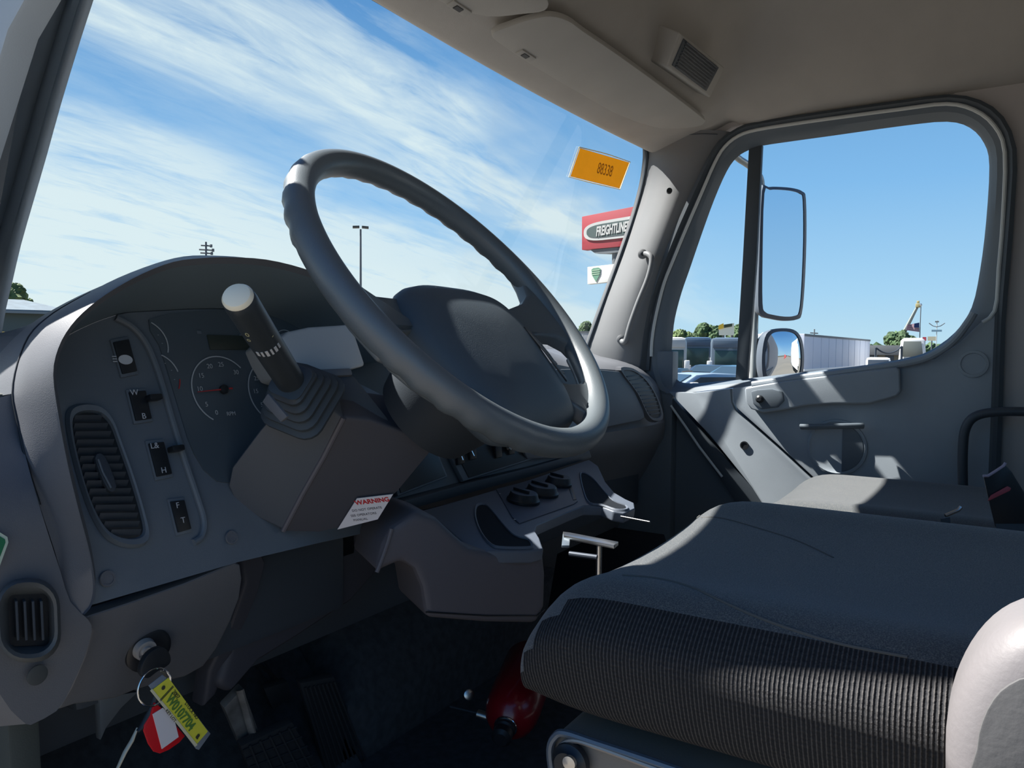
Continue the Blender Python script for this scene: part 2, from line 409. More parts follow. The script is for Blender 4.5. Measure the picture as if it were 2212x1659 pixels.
# overhead speaker / vent pod
pc = [(1478, 84), (1553, 146), (1526, 197), (1453, 142)]
VP = PL((.72, .615, 2.80), (0, -.80, -.60))
t = thing('ceiling_vent', 'dark rectangular grille set in the headliner corner above the passenger', 'vent', hit((1500, 140), VP))
outer = [(1470, 70), (1566, 146), (1534, 212), (1442, 146)]
prism('vent_surround', [hit(p, VP) for p in outer], (0, .09, .05), HEADD, t, bevel=.006, seg=3)
q = [hit(p, off(VP, .003)) for p in pc]
prism('grille_frame', q, VP[1] * -.006, RUBBER, t, bevel=.001)
for k in range(9):
    a = (k + .5) / 9
    p0 = q[0].lerp(q[3], a); p1 = q[1].lerp(q[2], a)
    p0, p1 = p0.lerp(p1, .06), p0.lerp(p1, .94)
    box('slat', (p0 + p1) / 2 + VP[1] * .001, ((p1 - p0).length, .004, .004), DARK, t, ax=(p1 - p0, (q[3] - q[0]), VP[1]), bevel=.0005)

# --- A pillar, passenger side
Lp = [(1398, 292), (1400, 322), (1399, 350), (1391, 400), (1373, 465), (1346, 545), (1310, 643), (1287, 707), (1270, 757), (1262, 800)]
Rp = [(1580, 285), (1556, 310), (1532, 345), (1510, 385), (1482, 445), (1450, 530), (1422, 620), (1404, 700), (1394, 765), (1390, 812)]
L_ = spl([whit(*p, .008) for p in Lp], 3); R_ = spl([hx(*p, .925) for p in Rp], 3)
cols = []
for i in range(len(L_)):
    a, b = L_[i], R_[i]; row = [a + V((.004, .02, 0)), a]
    for f, d in ((.12, .014), (.3, .028), (.5, .036), (.7, .034), (.87, .020), (1, 0)):
        row.append(a.lerp(b, f) + V((-d * .9, -d * .35, 0)))
    cols.append(row)
tr1 = loft('trim_1', cols, PILLAR); struct(tr1)
tube('cap_seam', [L_[1] + V((-.012, -.012, 0))] + [cols[1][k] + V((-.001, -.001, 0)) for k in (3, 4, 5, 6)], .0012, DARK, tr1)
def pilpt(px, py, dx=0): return hx(px, py, .885 + dx)
o = lathe('screw_hole', pilpt(1446, 412), (-.9, -.4, 0), [(.0085, -.01), (.0085, .004), (.0065, .004), (.0065, .001)], BLACK, tr1)
# grab handle
t = thing('grab_handle', 'pale grey grab handle screwed to the windscreen pillar', 'handle', pilpt(1345, 740))
pts = [(1386, 549, .012), (1400, 549, -.012), (1408, 562, -.020), (1400, 600, -.022), (1378, 655, -.022), (1362, 700, -.022), (1352, 735, -.018), (1345, 738, -.010), (1342, 730, .014)]
tube('handle_bar', spl([pilpt(x, y, d) for x, y, d in pts], 5), .0085, PILLAR, t, segs=14)
for p in ((1388, 549), (1342, 733)):
    m_ = lathe('mount_pad', pilpt(*p, .006), (-.9, -.4, 0), [(.015, -.005), (.0145, .010), (.008, .014)], PILLAR, t)
    lathe('screw', pilpt(*p, -.004), (-.9, -.4, 0), [(.0055, 0), (.0055, .006), (.003, .0065)], BLACK, m_)

# --- A pillar, driver's side
PSIDE = mat('pillar_side_plastic', (.42, .48, .54), .5, bump=.2)
E_ = [(232, -190), (200, -90), (172, 0), (148, 75), (106, 215), (76, 325), (46, 430), (20, 522), (2, 600), (-12, 660), (-22, 720)]
spec_ = [(8, -.835), (0, -.82), (-14, -.823), (-26, -.812), (-44, -.832), (-80, -.86), (-100, -.885), (-118, -.89), (-160, -.93), (-180, -.955), (-250, -1.01), (-330, -1.03)]
rows = []
for k, (px, py) in enumerate(spl([(a, b, 0) for a, b in E_], 2)[i][:2] for i in range(len(spl([(a, b, 0) for a, b in E_], 2)))):
    rows.append([hx(px + d, py + d * .15, x) for d, x in spec_])
o = loft('trim_2', rows, PSIDE, solid=.01); struct(o)

# --- passenger door and its two panes
O_ = [(1468, 824), (1453, 804), (1451, 770), (1453, 730), (1458, 687), (1472, 633), (1489, 584), (1515, 508), (1543, 431), (1570, 370), (1592, 340), (1618, 324), (1646, 315), (1720, 304), (1800, 293), (1950, 272), (2045, 263), (2095, 276), (2126, 310), (2137, 359), (2130, 480), (2117, 584), (2099, 664), (2063, 718), (2009, 757), (1960, 773), (1880, 787), (1800, 797), (1700, 808), (1620, 817), (1540, 825), (1500, 828)]
K_ = [(1440, 850), (1415, 815), (1408, 770), (1411, 720), (1421, 668), (1436, 610), (1456, 560), (1484, 492), (1516, 418), (1545, 352), (1566, 318), (1596, 294), (1636, 281), (1716, 268), (1800, 256), (1950, 236), (2045, 225), (2104, 238), (2148, 272), (2171, 330), (2167, 470), (2158, 580), (2149, 672), (2108, 706), (2072, 742), (2018, 778), (1960, 792), (1880, 803), (1800, 812), (1700, 824), (1620, 834), (1540, 842)]
K_ = [K_[i] if i < len(K_) else K_[-1] for i in range(len(O_))]
O_ = [(p.x, p.y) for p in spl([(a, b, 0) for a, b in O_], 3, True)]; K_ = [(p.x, p.y) for p in spl([(a, b, 0) for a, b in K_], 3, True)]
O3 = [hx(*p, .975) for p in O_]; K3 = [hx(*p, .935) for p in K_]
O3i = [hx(*p, 1.0) for p in O_]
door = thing('door_1', None, None, (.95, .4, FZ), kind='structure')
mid = [a.lerp(b, .5) + V((-.012, 0, 0)) for a, b in zip(O3, K3)]
loft('window_rubber', [O3i, O3, [a.lerp(b, .2) + V((-.006, 0, 0)) for a, b in zip(O3, K3)], mid, K3, [p + V((.03, 0, 0)) for p in K3]], SEAL, door, closed=True)
tube('seal_highlight', [p + V((-.004, 0, 0)) for p in K3[6:69]], .0052, SEALL, door, segs=8)  # pale tube paints the highlight running along the seal
S2 = [(1372, 800), (1385, 720), (1402, 640), (1424, 575), (1462, 482), (1500, 398), (1526, 345), (1552, 305), (1592, 276), (1640, 262), (1800, 237), (1950, 216), (2050, 204), (2118, 216), (2168, 252), (2196, 320), (2194, 420), (2184, 560), (2172, 700), (2166, 900), (2158, 1100), (2150, 1300)]
Q2 = [(1402, 800), (1408, 720), (1421, 655), (1440, 598), (1480, 498), (1518, 412), (1545, 350), (1568, 314), (1600, 291), (1645, 279), (1800, 255), (1950, 235), (2047, 224), (2106, 237), (2150, 270), (2172, 330), (2168, 440), (2156, 580), (2148, 700), (2140, 900), (2132, 1100), (2125, 1300)]
s3 = spl([hx(*p, .915) for p in S2], 2); q3 = spl([hx(*p, .93) for p in Q2], 2)
o = loft('trim_3', [[p + V((.03, 0, 0)) for p in s3], s3, [a.lerp(b, .4) + V((-.008, 0, 0)) for a, b in zip(s3, q3)], [a.lerp(b, .75) + V((.002, 0, 0)) for a, b in zip(s3, q3)], q3, [p + V((.03, 0, 0)) for p in q3]], RUBBER); struct(o)
# divider bar and panes
dv = [(1617, 322), (1646, 312), (1634, 560), (1614, 822), (1588, 824), (1604, 560)]
prism('divider_bar', [hx(*p, .972) for p in dv], (.02, 0, 0), RUBBER, door, bevel=.003)
def pane(name, pts):
    o = prism(name, [hx(*p, .984) for p in pts], (.004, 0, 0), GLASS, None, bevel=0, smooth=False); struct(o)
pane('window_2', [(1500, 835), (1448, 815), (1444, 690), (1530, 440), (1580, 345), (1612, 316), (1600, 560), (1585, 832)])
pane('window_3', [(1622, 826), (1637, 560), (1650, 306), (1800, 285), (2045, 255), (2110, 270), (2146, 340), (2125, 600), (2075, 720), (2000, 768), (1800, 806)])

CP = .93
dd = V((.035, 0, 0))
door_poly = [(1444, 846), (1500, 848), (1577, 840), (1579, 868), (1586, 884), (1600, 898), (1680, 968), (1756, 1038), (1850, 1130), (1850, 1420), (1750, 1250), (1624, 1053), (1534, 941)]
prism('card_front', [hx(*p, CP) for p in door_poly], dd, DOORM, door, bevel=.004)
main_poly = [(1582, 838), (1640, 832), (1700, 822), (1800, 810), (1880, 801), (1960, 790), (2020, 776), (2076, 738), (2110, 704), (2150, 670), (2146, 800), (2140, 950), (2132, 1150), (2124, 1420), (1862, 1420), (1862, 1134), (1760, 1034), (1684, 964), (1604, 893), (1590, 880), (1584, 866)]
prism('card_main', [hx(*p, CP) for p in main_poly], dd, DOORM, door, bevel=.004)
sp = [(1608, 838), (1640, 832), (1700, 822), (1800, 810), (1880, 800), (1938, 793), (1944, 800), (1945, 846), (1936, 856), (1876, 872), (1800, 872), (1740, 876), (1690, 886), (1648, 892), (1622, 884), (1610, 868)]
ar = prism('upper_roll', [hx(*p, .898) for p in sp], V((.035, 0, 0)), DOORM, door, bevel=.008, seg=3)
# shelf edge highlight ledge at the belt line
bl = [(1625, 831), (1700, 820), (1800, 807), (1880, 796), (1960, 784), (2010, 770), (2058, 738), (2090, 698), (2104, 676)]
tube('belt_ledge', spl([hx(*p, .915) for p in bl], 3), .010, DOORM, door, segs=10)
sw = prism('switch_pod', [hx(x, y, .893) for x, y in ((1622, 846), (1636, 842), (1668, 840), (1690, 846), (1694, 866), (1680, 880), (1644, 884), (1626, 872))], V((.01, 0, 0)), DOORD, door, bevel=.004)
lathe('lock_button', hx(1641, 862, .888), (-1, 0, 0), [(.011, -.006), (.011, .004), (.006, .008)], BLACK, sw)
# handle bowl
cc = hx(1808, 966, CP - .001)
rr_ = .073
bw = lathe('handle_bowl', cc, (-1, 0, 0), [(rr_ * 1.10, -.004), (rr_ * 1.08, .004), (rr_, .006), (rr_ * .94, .003), (rr_ * .80, .0015)], DOORM, door, segs=40)
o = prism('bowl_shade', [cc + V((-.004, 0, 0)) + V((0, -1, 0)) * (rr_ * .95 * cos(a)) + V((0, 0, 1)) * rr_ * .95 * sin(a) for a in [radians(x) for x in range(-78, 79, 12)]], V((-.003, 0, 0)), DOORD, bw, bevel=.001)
hb = tube('handle_lever', [hx(1730, 922, .905), hx(1760, 922, .893), hx(1800, 921, .890), hx(1850, 920, .893), hx(1866, 920, .90)], .0095, DOORD, door, segs=12, flat=.7)
lathe('screw_plug', hx(1608, 962, CP - .001), (-1, 0, 0), [(.0125, -.004), (.0125, .003), (.009, .003), (.009, .0015)], BLACK, door)
lathe('tweeter', hx(2102, 786, CP - .001), (-1, 0, 0), [(.036, -.004), (.035, .004), (.028, .005), (.027, .002), (.01, .003)], DOORM, door)
# door step strip in front of the card
prism('edge_strip', [hx(*p, .945) for p in ((1432, 850), (1446, 852), (1540, 960), (1650, 1080), (1740, 1260), (1700, 1260), (1600, 1100), (1511, 970), (1449, 880))], dd, RUBBER, door, bevel=.003)
tube('edge_bead', [hx(*p, .935) for p in ((1449, 876), (1480, 920), (1511, 966), (1560, 1030))], .004, SEALL, door)
# outer door skin below the window so no daylight comes through
struct(box('wall_right', (1.0, .45, 1.58), (.03, 1.7, .60), DOORD, bevel=0))
struct(prism('trim_5', [hx(1540, 305, .932), hx(1580, 274, .932), hx(1640, 256, .932), hx(1950, 212, .932), hx(2050, 200, .932), hx(2110, 218, .932), hx(2156, 256, .932), hx(2178, 320, .932), hx(2172, 560, .932), hx(2160, 760, .932), hx(2150, 1000, .932), hx(2142, 1200, .932), V((.932, hx(2142, 1200, .932).y, FZ)), V((.932, -1.0, FZ)), V((.932, -1.0, 2.86)), V((.932, .80, 2.86)), V((.932, .80, 2.70))], (.06, 0, 0), mat('rear_quarter_trim', (.42, .395, .385), .6, bump=.3), bevel=.004))
# wedge between pillar foot and door, closes the dash end
struct(box('trim_6', (.965, 1.03, 1.66), (.05, .36, .78), DASHD, bevel=.004))

# --- driver's side body round the open door
wl = [(-.98, .80, FZ), (-.98, 1.24, FZ), (-.98, 1.24, 2.02), (-.98, .86, 2.0), (-.98, .84, 1.9)]
KICK = mat('kick_panel', (.055, .065, .06), .6, bump=.3)
struct(prism('wall_left', wl, (-.03, 0, 0), KICK, bevel=.003))
struct(box('trim_7', (-.985, -.05, 2.76), (.05, 1.9, .07), DARK, bevel=.01))
struct(prism('trim_8', [(-.97, -1.0, FZ), (-.97, -.42, FZ), (-.97, -.36, 2.1), (-.97, -.40, 2.74), (-.97, -1.0, 2.74)], (-.05, 0, 0), DARK, bevel=.01))
struct(box('baseboard_left', (-.985, .1, FZ - .02), (.06, 1.4, .05), METAL, bevel=.004))
loft('pillar_body', [[V((x_, y_ + dy, z_)) for x_, dy in ((-.88, .06), (-.955, .0), (-.975, .04), (-.91, .10))] for y_, z_ in ((1.18, 1.98), (1.06, 2.2), (.93, 2.5), (.84, 2.76))], DARK, bpy.data.objects['trim_2'], closed=True, caps=True)
prism('shade_gusset', [V((-.965, y_, z_)) for y_, z_ in ((1.00, 2.10), (.92, 2.24), (.83, 2.36), (.76, 2.405), (.715, 2.43), (.68, 2.51), (.62, 2.60), (.46, 2.68), (.16, 2.72), (.16, 2.76), (.86, 2.76), (.95, 2.50), (1.08, 2.2))], (-.03, 0, 0), PSIDE, bpy.data.objects['trim_2'], bevel=.004)  # out-of-view corner piece added to keep sun off the driver seat side
# the driver's door, swung fully open on its hinges ahead of the picture's left edge
d2 = thing('door_2', None, None, (-1.03, .90, 1.0), kind='structure')
def dp(u_, z_, w_=0): return V((-1.035 - u_ * .97, .90 + u_ * .10 + w_, z_))
prism('card', [dp(*p) for p in ((0, 1.10), (.90, 1.10), (.90, 2.08), (.5, 2.02), (0, 1.96))], (0, .06, 0), DOORM, d2, bevel=.01)
prism('outer_skin', [dp(*p, .062) for p in ((0, 1.05), (.93, 1.05), (.93, 2.05), (0, 1.98))], (0, .02, 0), WHITE, d2, bevel=.005)
tube('window_frame', [dp(*p, .03) for p in ((0.01, 1.97), (.03, 2.1), (.16, 2.45), (.30, 2.68), (.36, 2.72), (.80, 2.74), (.88, 2.70), (.90, 2.6), (.90, 2.08))], .022, SEAL, d2, segs=8)
prism('window_glass', [dp(*p, .03) for p in ((0.02, 1.98), (.04, 2.1), (.17, 2.44), (.31, 2.67), (.80, 2.72), (.88, 2.6), (.88, 2.07))], (0, .004, 0), GLASS, d2, bevel=0, smooth=False)
# dark underside so the cab floor reads as a box from outside
# ================================================================== DASHBOARD
FN = V((0, -.951, .309)).normalized()
FP = (V((-.9, .765, 1.79)), FN)                      # instrument face, leaning back
dash = thing('dashboard', 'grey truck dashboard with hooded instrument pod and vents', 'dashboard', (0, .9, 1.6))
box('core', (-.02, 1.07, 1.76), (1.84, .26, .40), DARK, dash, bevel=.01)
box('core_left', (-.72, .91, 1.86), (.50, .10, .30), DARK, dash, bevel=.01)
box('core_under', (-.72, .90, 1.70), (.42, .10, .12), DARK, dash, bevel=.01)
L2 = [(178, 1326), (194, 1305), (201, 1265), (190, 1195), (165, 1100), (142, 1005), (122, 900), (110, 810), (121, 752), (148, 704), (188, 663), (240, 626), (304, 591), (370, 566), (430, 558), (490, 556), (570, 561), (650, 580), (712, 606), (768, 645), (806, 700), (835, 780)]
L2y = [.762, .76, .757, .753, .748, .744, .74, .738, .737, .736, .735, .735, .735, .735, .735, .735, .735, .738, .742, .75, .76, .77]
L1 = [(170, 1328), (156, 1310), (142, 1272), (118, 1190), (85, 1090), (57, 1000), (38, 910), (28, 850), (38, 788), (62, 728), (98, 690), (150, 656), (222, 620), (312, 585), (372, 564), (432, 562), (500, 566), (600, 575), (680, 600), (740, 640), (790, 690), (825, 770)]
L1y = [.766, .767, .77, .778, .79, .80, .82, .835, .85, .87, .89, .90, .90, .89, .86, .86, .86, .86, .86, .86, .86, .86]
r2 = [hy(*p, y) for p, y in zip(L2, L2y)]; r1 = [hy(*p, y) for p, y in zip(L1, L1y)]
B_ = {7: (-95, 890), 8: (-75, 852), 9: (-20, 783), 10: (46, 726), 11: (106, 687), 12: (180, 650), 13: (280, 606), 14: (372, 572)}
r2s, r1s = spl(r2, 3), spl(r1, 3)
lip = [a + V((0, -.004, 0)) for a in r2s]
inn = []                                             # inner edge of the lip, pulled to the pod centre
cen = V((-.80, .74, 1.97))
for a in r2s:
    d = (cen - a); d.y = 0; d.normalize(); inn.append(a + d * .007 + V((0, .004, 0)))
def on_face(p, o_=0):                                # slide straight forward (+Y) on to the face
    q, n = off(FP, o_); return V((p.x, q.y - (n.z * (p.z - q.z) + n.x * (p.x - q.x)) / n.y, p.z))
def shr(p, k=.36):
    q = on_face(p); d = cen - p; d.y = 0; d.normalize(); t = max(0, (q.y - p.y)) * k; return on_face(p + d * t)
wall_in = [on_face(shr(p), -.004) for p in inn]
midl = [a.lerp(b, .5) + (a - cen).normalized() * .004 for a, b in zip(r2s, r1s)]
loft('pod_shell', [r1s, midl, r2s, lip, inn], DASH, dash, ang=50)
loft('hood_lining', [inn, [a.lerp(b, .5) for a, b in zip(inn, wall_in)], wall_in], mat('hood_lining_plastic', (.15, .20, .235), .6, bump=.3), dash, ang=50)
# the rest of the top surface from the pod back to the windscreen
tops = spl(r1, 3)[24:]
n_ = len(tops)
back = []
for p in tops:
    i_ = len(back) / (n_ - 1)
    x = p.x; back.append(p)
pB = spl([hy(*B_[i], 1.0 if i < 12 else .96) for i in range(7, 15)], 3)
tB = r1s[21:21 + len(pB)]
loft('dash_top_end', [tB, [a.lerp(b, .5) + V((-.003, 0, .004)) for a, b in zip(tB, pB)], pB, [V((p.x - .01, 1.13, min(p.z, 2.06))) for p in pB]], DASH, dash, ang=60)
rest = r1s[42:]
loft('pod_back', [rest, [p + V((0, .08, -.035)) for p in rest], [V((p.x, 1.05, min(p.z, 2.06) - .02)) for p in rest], [V((p.x, 1.17, 2.0)) for p in rest]], DASH, dash, ang=60)
# thin joint between the end cap and the dash
tube('seam', [p + V((-.001, -.002, 0)) for p in r1s[12:36]], .0013, BLACK, dash, segs=6)
# instrument face
face = [on_face(shr(p), -.001) for p in inn]
fpoly = face + [hit(p, off(FP, -.001)) for p in ((850, 1000), (840, 1140), (700, 1170), (515, 1214))]
prism('instrument_face', fpoly, FN * -.02, DASHD, dash, bevel=0, smooth=False)
# ridge dividing switch panel and gauge panel, then the dark gauge lens
rg = [(250, 686), (286, 706), (318, 745), (345, 812), (372, 905), (398, 990), (425, 1070), (441, 1125), (436, 1158), (418, 1172)]
tube('panel_ridge', spl([hit(p, off(FP, .001)) for p in rg], 4), .0042, DASHD, dash, segs=10, flat=1)
gz = [(322, 690), (420, 672), (540, 668), (650, 672), (760, 690), (830, 760), (845, 900), (830, 1000), (700, 1030), (560, 1040), (470, 1040), (420, 980), (395, 910), (368, 820), (344, 745)]
prism('gauge_lens', spl(hits(gz, off(FP, .0012)), 2, True), FN * -.002, LENS, dash, bevel=0, smooth=False)
fu = V((1, 0, 0)); fv = FN.cross(fu).normalized()
if fv.z < 0: fv = -fv
GP = off(FP, .0022)
def arc(name, c, r, a0, a1, wd, m, par, ry=1.0, n=28):
    o_, i_ = [], []
    for k in range(n + 1):
        a = radians(a0 + (a1 - a0) * k / n); d = fu * cos(a) + fv * sin(a) * ry
        o_.append(c + d * (r + wd / 2)); i_.append(c + d * (r - wd / 2))
    return loft(name, [o_, i_], m, par, solid=.0004, smooth=False)
def gauge(name, px, py, r, a0, a1, nums, wd=.0016, caption=None, needle=None, fs=.0085, red=None):
    c = hit((px, py), GP)
    g_ = arc(name, c, r, a0, a1, wd, DIMP, dash)
    for a, s in nums:
        d = fu * cos(radians(a)) + fv * sin(radians(a))
        text('numeral', s, c + d * (r * .76) + FN * .0004, fu, fv, fs, DIMP, g_)
    if red: arc('red_zone', c, r, red[0], red[1], wd, REDN, g_, n=6)
    if caption: text('caption', caption, c + fu * caption_off[0] + fv * caption_off[1] + FN * .0004, fu, fv, fs * .85, DIMP, g_)
    if needle is not None:
        d = fu * cos(radians(needle)) + fv * sin(radians(needle)); s_ = FN.cross(d)
        prism('needle', [c - d * .012 + s_ * .0012 + FN * .003, c - d * .012 - s_ * .0012 + FN * .003, c + d * r * .9 - s_ * .0004 + FN * .003, c + d * r * .9 + s_ * .0004 + FN * .003], FN * .0008, REDN, g_, bevel=0)
        lathe('needle_hub', c, FN, [(.006, 0), (.006, .004), (.004, .0048)], BLACK, g_)
    return g_
caption_off = (.004, -.032)
gauge('tachometer_scale', 482, 842, .0445, 238, 40, [(240, '0'), (212, '5'), (176, '10'), (145, '15'), (112, '20'), (82, '25'), (42, '30')], caption='RPM', needle=183)
gauge('speedometer_scale', 596, 845, .0445, 235, 60, [(212, '5'), (178, '15'), (146, '25'), (118, '35'), (82, '45')])
gauge('small_gauge_scale', 312, 742, .030, 62, -22, [(30, '-'), (2, '-')], wd=.0014, fs=.006)
gauge('small_gauge_scale', 338, 815, .030, 66, 12, [(50, '-'), (22, '-'), (-8, '-')], wd=.0014, fs=.006, red=(-6, -30))
gauge('small_gauge_scale', 620, 742, .020, 150, 30, [], wd=.0012)
gauge('small_gauge_scale', 668, 728, .020, 80, 20, [], wd=.0012)
for p in ((430, 718), (521, 726)):
    box('indicator_light', hit(p, GP), (.006, .004, .001), DASHD, dash, ax=(fu, fv, FN), bevel=0)
box('message_display', hit((500, 740), GP), (.070, .020, .0012), mat('lcd', (.035, .045, .038), .3), dash, ax=(fu, fv, FN), bevel=.0003)

# --- rocker switches
def switch(name, quad, glyphs, lever=None):
    q = hits(quad, off(FP, .0018)); c = sum(q, V()) / 4
    f_ = prism(name, q, FN * -.003, DASHD, dash, bevel=.001)
    s_ = prism('rocker', [c.lerp(p, .84) + FN * .0022 for p in q], FN * -.003, BLACK, f_, bevel=.0012)
    for (px, py, kind) in glyphs:
        g0 = hit((px, py), off(FP, .0046))
        if kind == 'lamp':
            prism('symbol', [g0 + fu * .0085 * cos(a) + fv * .0058 * sin(a) for a in [radians(k) for k in range(0, 360, 20)]], FN * .0004, WHITEP, f_, bevel=0)
            for k in (-1, 0, 1): box('symbol_ray', g0 + fu * -.0125 + fv * (.003 * k + .001), (.005, .001, .0004), WHITEP, f_, ax=(fu, fv, FN), bevel=0)
        else:
            text('symbol', kind, g0, fu, fv, .0095, WHITEP, f_)
    if lever:
        a = hit(lever[:2], off(FP, .002)); box('toggle', a + FN * .006, (.016, .007, .012), BLACK, f_, ax=(fu, fv, FN), bevel=.002)
switch('headlight_switch', [(238, 734), (278, 726), (300, 808), (262, 816)], [(271, 777, 'lamp')])
switch('wiper_switch', [(272, 842), (315, 838), (331, 910), (290, 916)], [(290, 848, 'W'), (311, 899, 'B')], lever=(326, 862))
switch('mirror_switch', [(314, 952), (354, 948), (375, 1030), (336, 1038)], [(334, 963, 'L&'), (354, 1016, 'H')], lever=(374, 972))
switch('regen_switch', [(362, 1078), (398, 1074), (416, 1148), (382, 1158)], [(384, 1092, 'F'), (396, 1124, 'T')])
for p in ((232, 1250), (500, 1161)):
    lathe('screw_plug', hit(p, off(FP, .001)), FN, [(.0085, 0), (.008, .0015), (.006, .0015), (.006, .0005)], DASH, dash)

# --- left dash vent
vo = [(150, 905), (160, 890), (185, 884), (215, 890), (238, 915), (255, 960), (275, 1015), (292, 1068), (306, 1118), (312, 1150), (304, 1166), (280, 1171), (250, 1165), (222, 1145), (196, 1100), (175, 1040), (158, 975), (150, 930)]
v3 = spl(hits(vo, off(FP, .001)), 3, True)
vc = sum(v3, V()) / len(v3)
vent = loft('dash_vent', [[vc.lerp(p, 1.09) for p in v3], [vc.lerp(p, 1.05) + FN * .006 for p in v3], [vc.lerp(p, .97) + FN * .005 for p in v3], [vc.lerp(p, .93) + FN * -.002 for p in v3]], DASHD, dash, closed=True)
prism('vent_well', [vc.lerp(p, .95) + FN * .0008 for p in v3], FN * -.001, BLACK, vent, bevel=0, smooth=False)
def span(poly, y):
    xs_ = []
    for i in range(len(poly)):
        a, b = poly[i], poly[(i + 1) % len(poly)]
        if (a[1] - y) * (b[1] - y) < 0: xs_.append(a[0] + (b[0] - a[0]) * (y - a[1]) / (b[1] - a[1]))
    return (min(xs_), max(xs_)) if len(xs_) > 1 else None
for k in range(15):
    y = 906 + k * 17.6
    s_ = span(vo, y - 2)
    if not s_ or s_[1] - s_[0] < 20: continue
    x0, x1 = s_[0] + 9, s_[1] - 9
    a = hit((x0, y - 1 + (x1 - x0) * .00), off(FP, .0035)); b = hit((x1, y - (x1 - x0) * .03), off(FP, .0035))
    ax_ = (b - a); up_ = (fv * .6 + FN * .8)
    box('slat', (a + b) / 2, (ax_.length, .0016, .009), DARK, vent, ax=(ax_, FN.cross(ax_) * .5 + FN * -.5, FN * .7 + fv * .7), bevel=.0004)
vt = hits([(206, 990), (226, 984), (252, 1050), (234, 1058)], off(FP, .010))
prism('vent_tab', spl(vt, 3, True), FN * -.006, DARK, vent, bevel=.001)
tube('tab_rib', [hit(p, off(FP, .0115)) for p in ((212, 992), (222, 1020), (240, 1054))], .0012, DASHD, vent)

# --- end panel beside the door with its round vent
EPts = [(-70, 880), (-70, 1560), (0, 1500), (22, 1510), (52, 1562), (66, 1566), (122, 1536), (152, 1488), (182, 1420), (197, 1362), (192, 1340), (176, 1330), (160, 1312), (142, 1272), (118, 1190), (85, 1090), (57, 1000), (38, 910), (28, 850)]
def ep_y(px, py):
    return .838 + (.762 - .838) * sst(850, 1120, py) if py < 1340 else .762 + (py - 1340) * .0001
ep = [hy(x, y, ep_y(x, y)) for x, y in EPts]
lft = [(-70, 880), (-70, 960), (-70, 1040), (-70, 1130), (-70, 1230), (-70, 1320), (-70, 1400), (-70, 1440), (-30, 1470), (0, 1500), (24, 1535), (56, 1564)]
rgt = [(28, 850), (44, 935), (68, 1035), (100, 1140), (130, 1232), (152, 1300), (190, 1338), (198, 1365), (182, 1420), (152, 1488), (122, 1536), (66, 1566)]
A = spl([hy(*p, ep_y(*p)) for p in lft], 2); Bb = spl([hy(*p, ep_y(*p)) for p in rgt], 2)
epan = loft('end_panel', [[a + V((-.02, .02, 0)) for a in A], A, [a.lerp(b, .35) for a, b in zip(A, Bb)], [a.lerp(b, .7) for a, b in zip(A, Bb)], Bb, [b + V((.001, .012, 0)) for b in Bb]], DASH, dash, ang=30)
EPP = PY(.758)
def rr_px(cx_, cy_, w_, h_, r_, rot=0, n=6):
    o_ = []
    for x, y in rrect(w_, h_, r_, n):
        a = radians(rot); o_.append((cx_ + x * cos(a) - y * sin(a), cy_ + x * sin(a) + y * cos(a)))
    return o_
ev = thing('x', None, None, (0, 0, 0)); bpy.data.objects.remove(ev)
rings = [(1.0, -.004, 0), (.98, .010, 0), (.90, .015, 0), (.80, .013, 0), (.62, .002, 0), (.60, -.002, 0)]
loops = []
for s_, d_, _ in rings:
    loops.append([hy(x, y, .758 - d_) for x, y in rr_px(62, 1340, 138 * s_, 182 * s_, 60 * s_ * (1 if s_ > .7 else .35), -2, 7)])
rv = loft('side_vent', loops, mat('vent_bezel', (.075, .085, .092), .5, bump=.2), dash, closed=True)
prism('vent_well', [hy(x, y, .756) for x, y in rr_px(61, 1338, 86, 112, 10, 0, 5)], (0, .002, 0), BLACK, rv, bevel=0, smooth=False)
for k in range(4):
    x = 34 + k * 18
    a = hy(x, 1296, .752); b = hy(x + 4, 1380, .752)
    box('slat', (a + b) / 2, (.0022, .010, (a - b).length), DARK, rv, ax=((1, 0, 0), (.35, 1, 0), a - b), bevel=.0004)
lathe('blanking_plug', hy(80, 1458, .764), (0, -1, 0), [(.0095, 0), (.0095, .0012), (.007, .0018)], mat('plug_grey', (.06, .065, .065), .6), dash)
pr = [(-8, 1140), (14, 1158), (18, 1172), (0, 1226), (-8, 1226)]
tg = prism('sticker', [hy(x, y, .755) for x, y in [(-60, 1150), (0, 1150), (16, 1160), (18, 1172), (0, 1222), (-60, 1222)]], (0, .001, 0), mat('sticker_edge', (.5, .6, .5), .5), dash, bevel=0); tg['label'] = 'green sticker with pale edge'
prism('sticker_print', [hy(x, y, .7545) for x, y in [(-60, 1156), (-4, 1156), (11, 1165), (12, 1172), (-4, 1214), (-60, 1214)]], (0, .0004, 0), GREEN, tg, bevel=0)

LOWC = mat('lower_trim_plastic', (.046, .048, .062), .6, bump=.2)
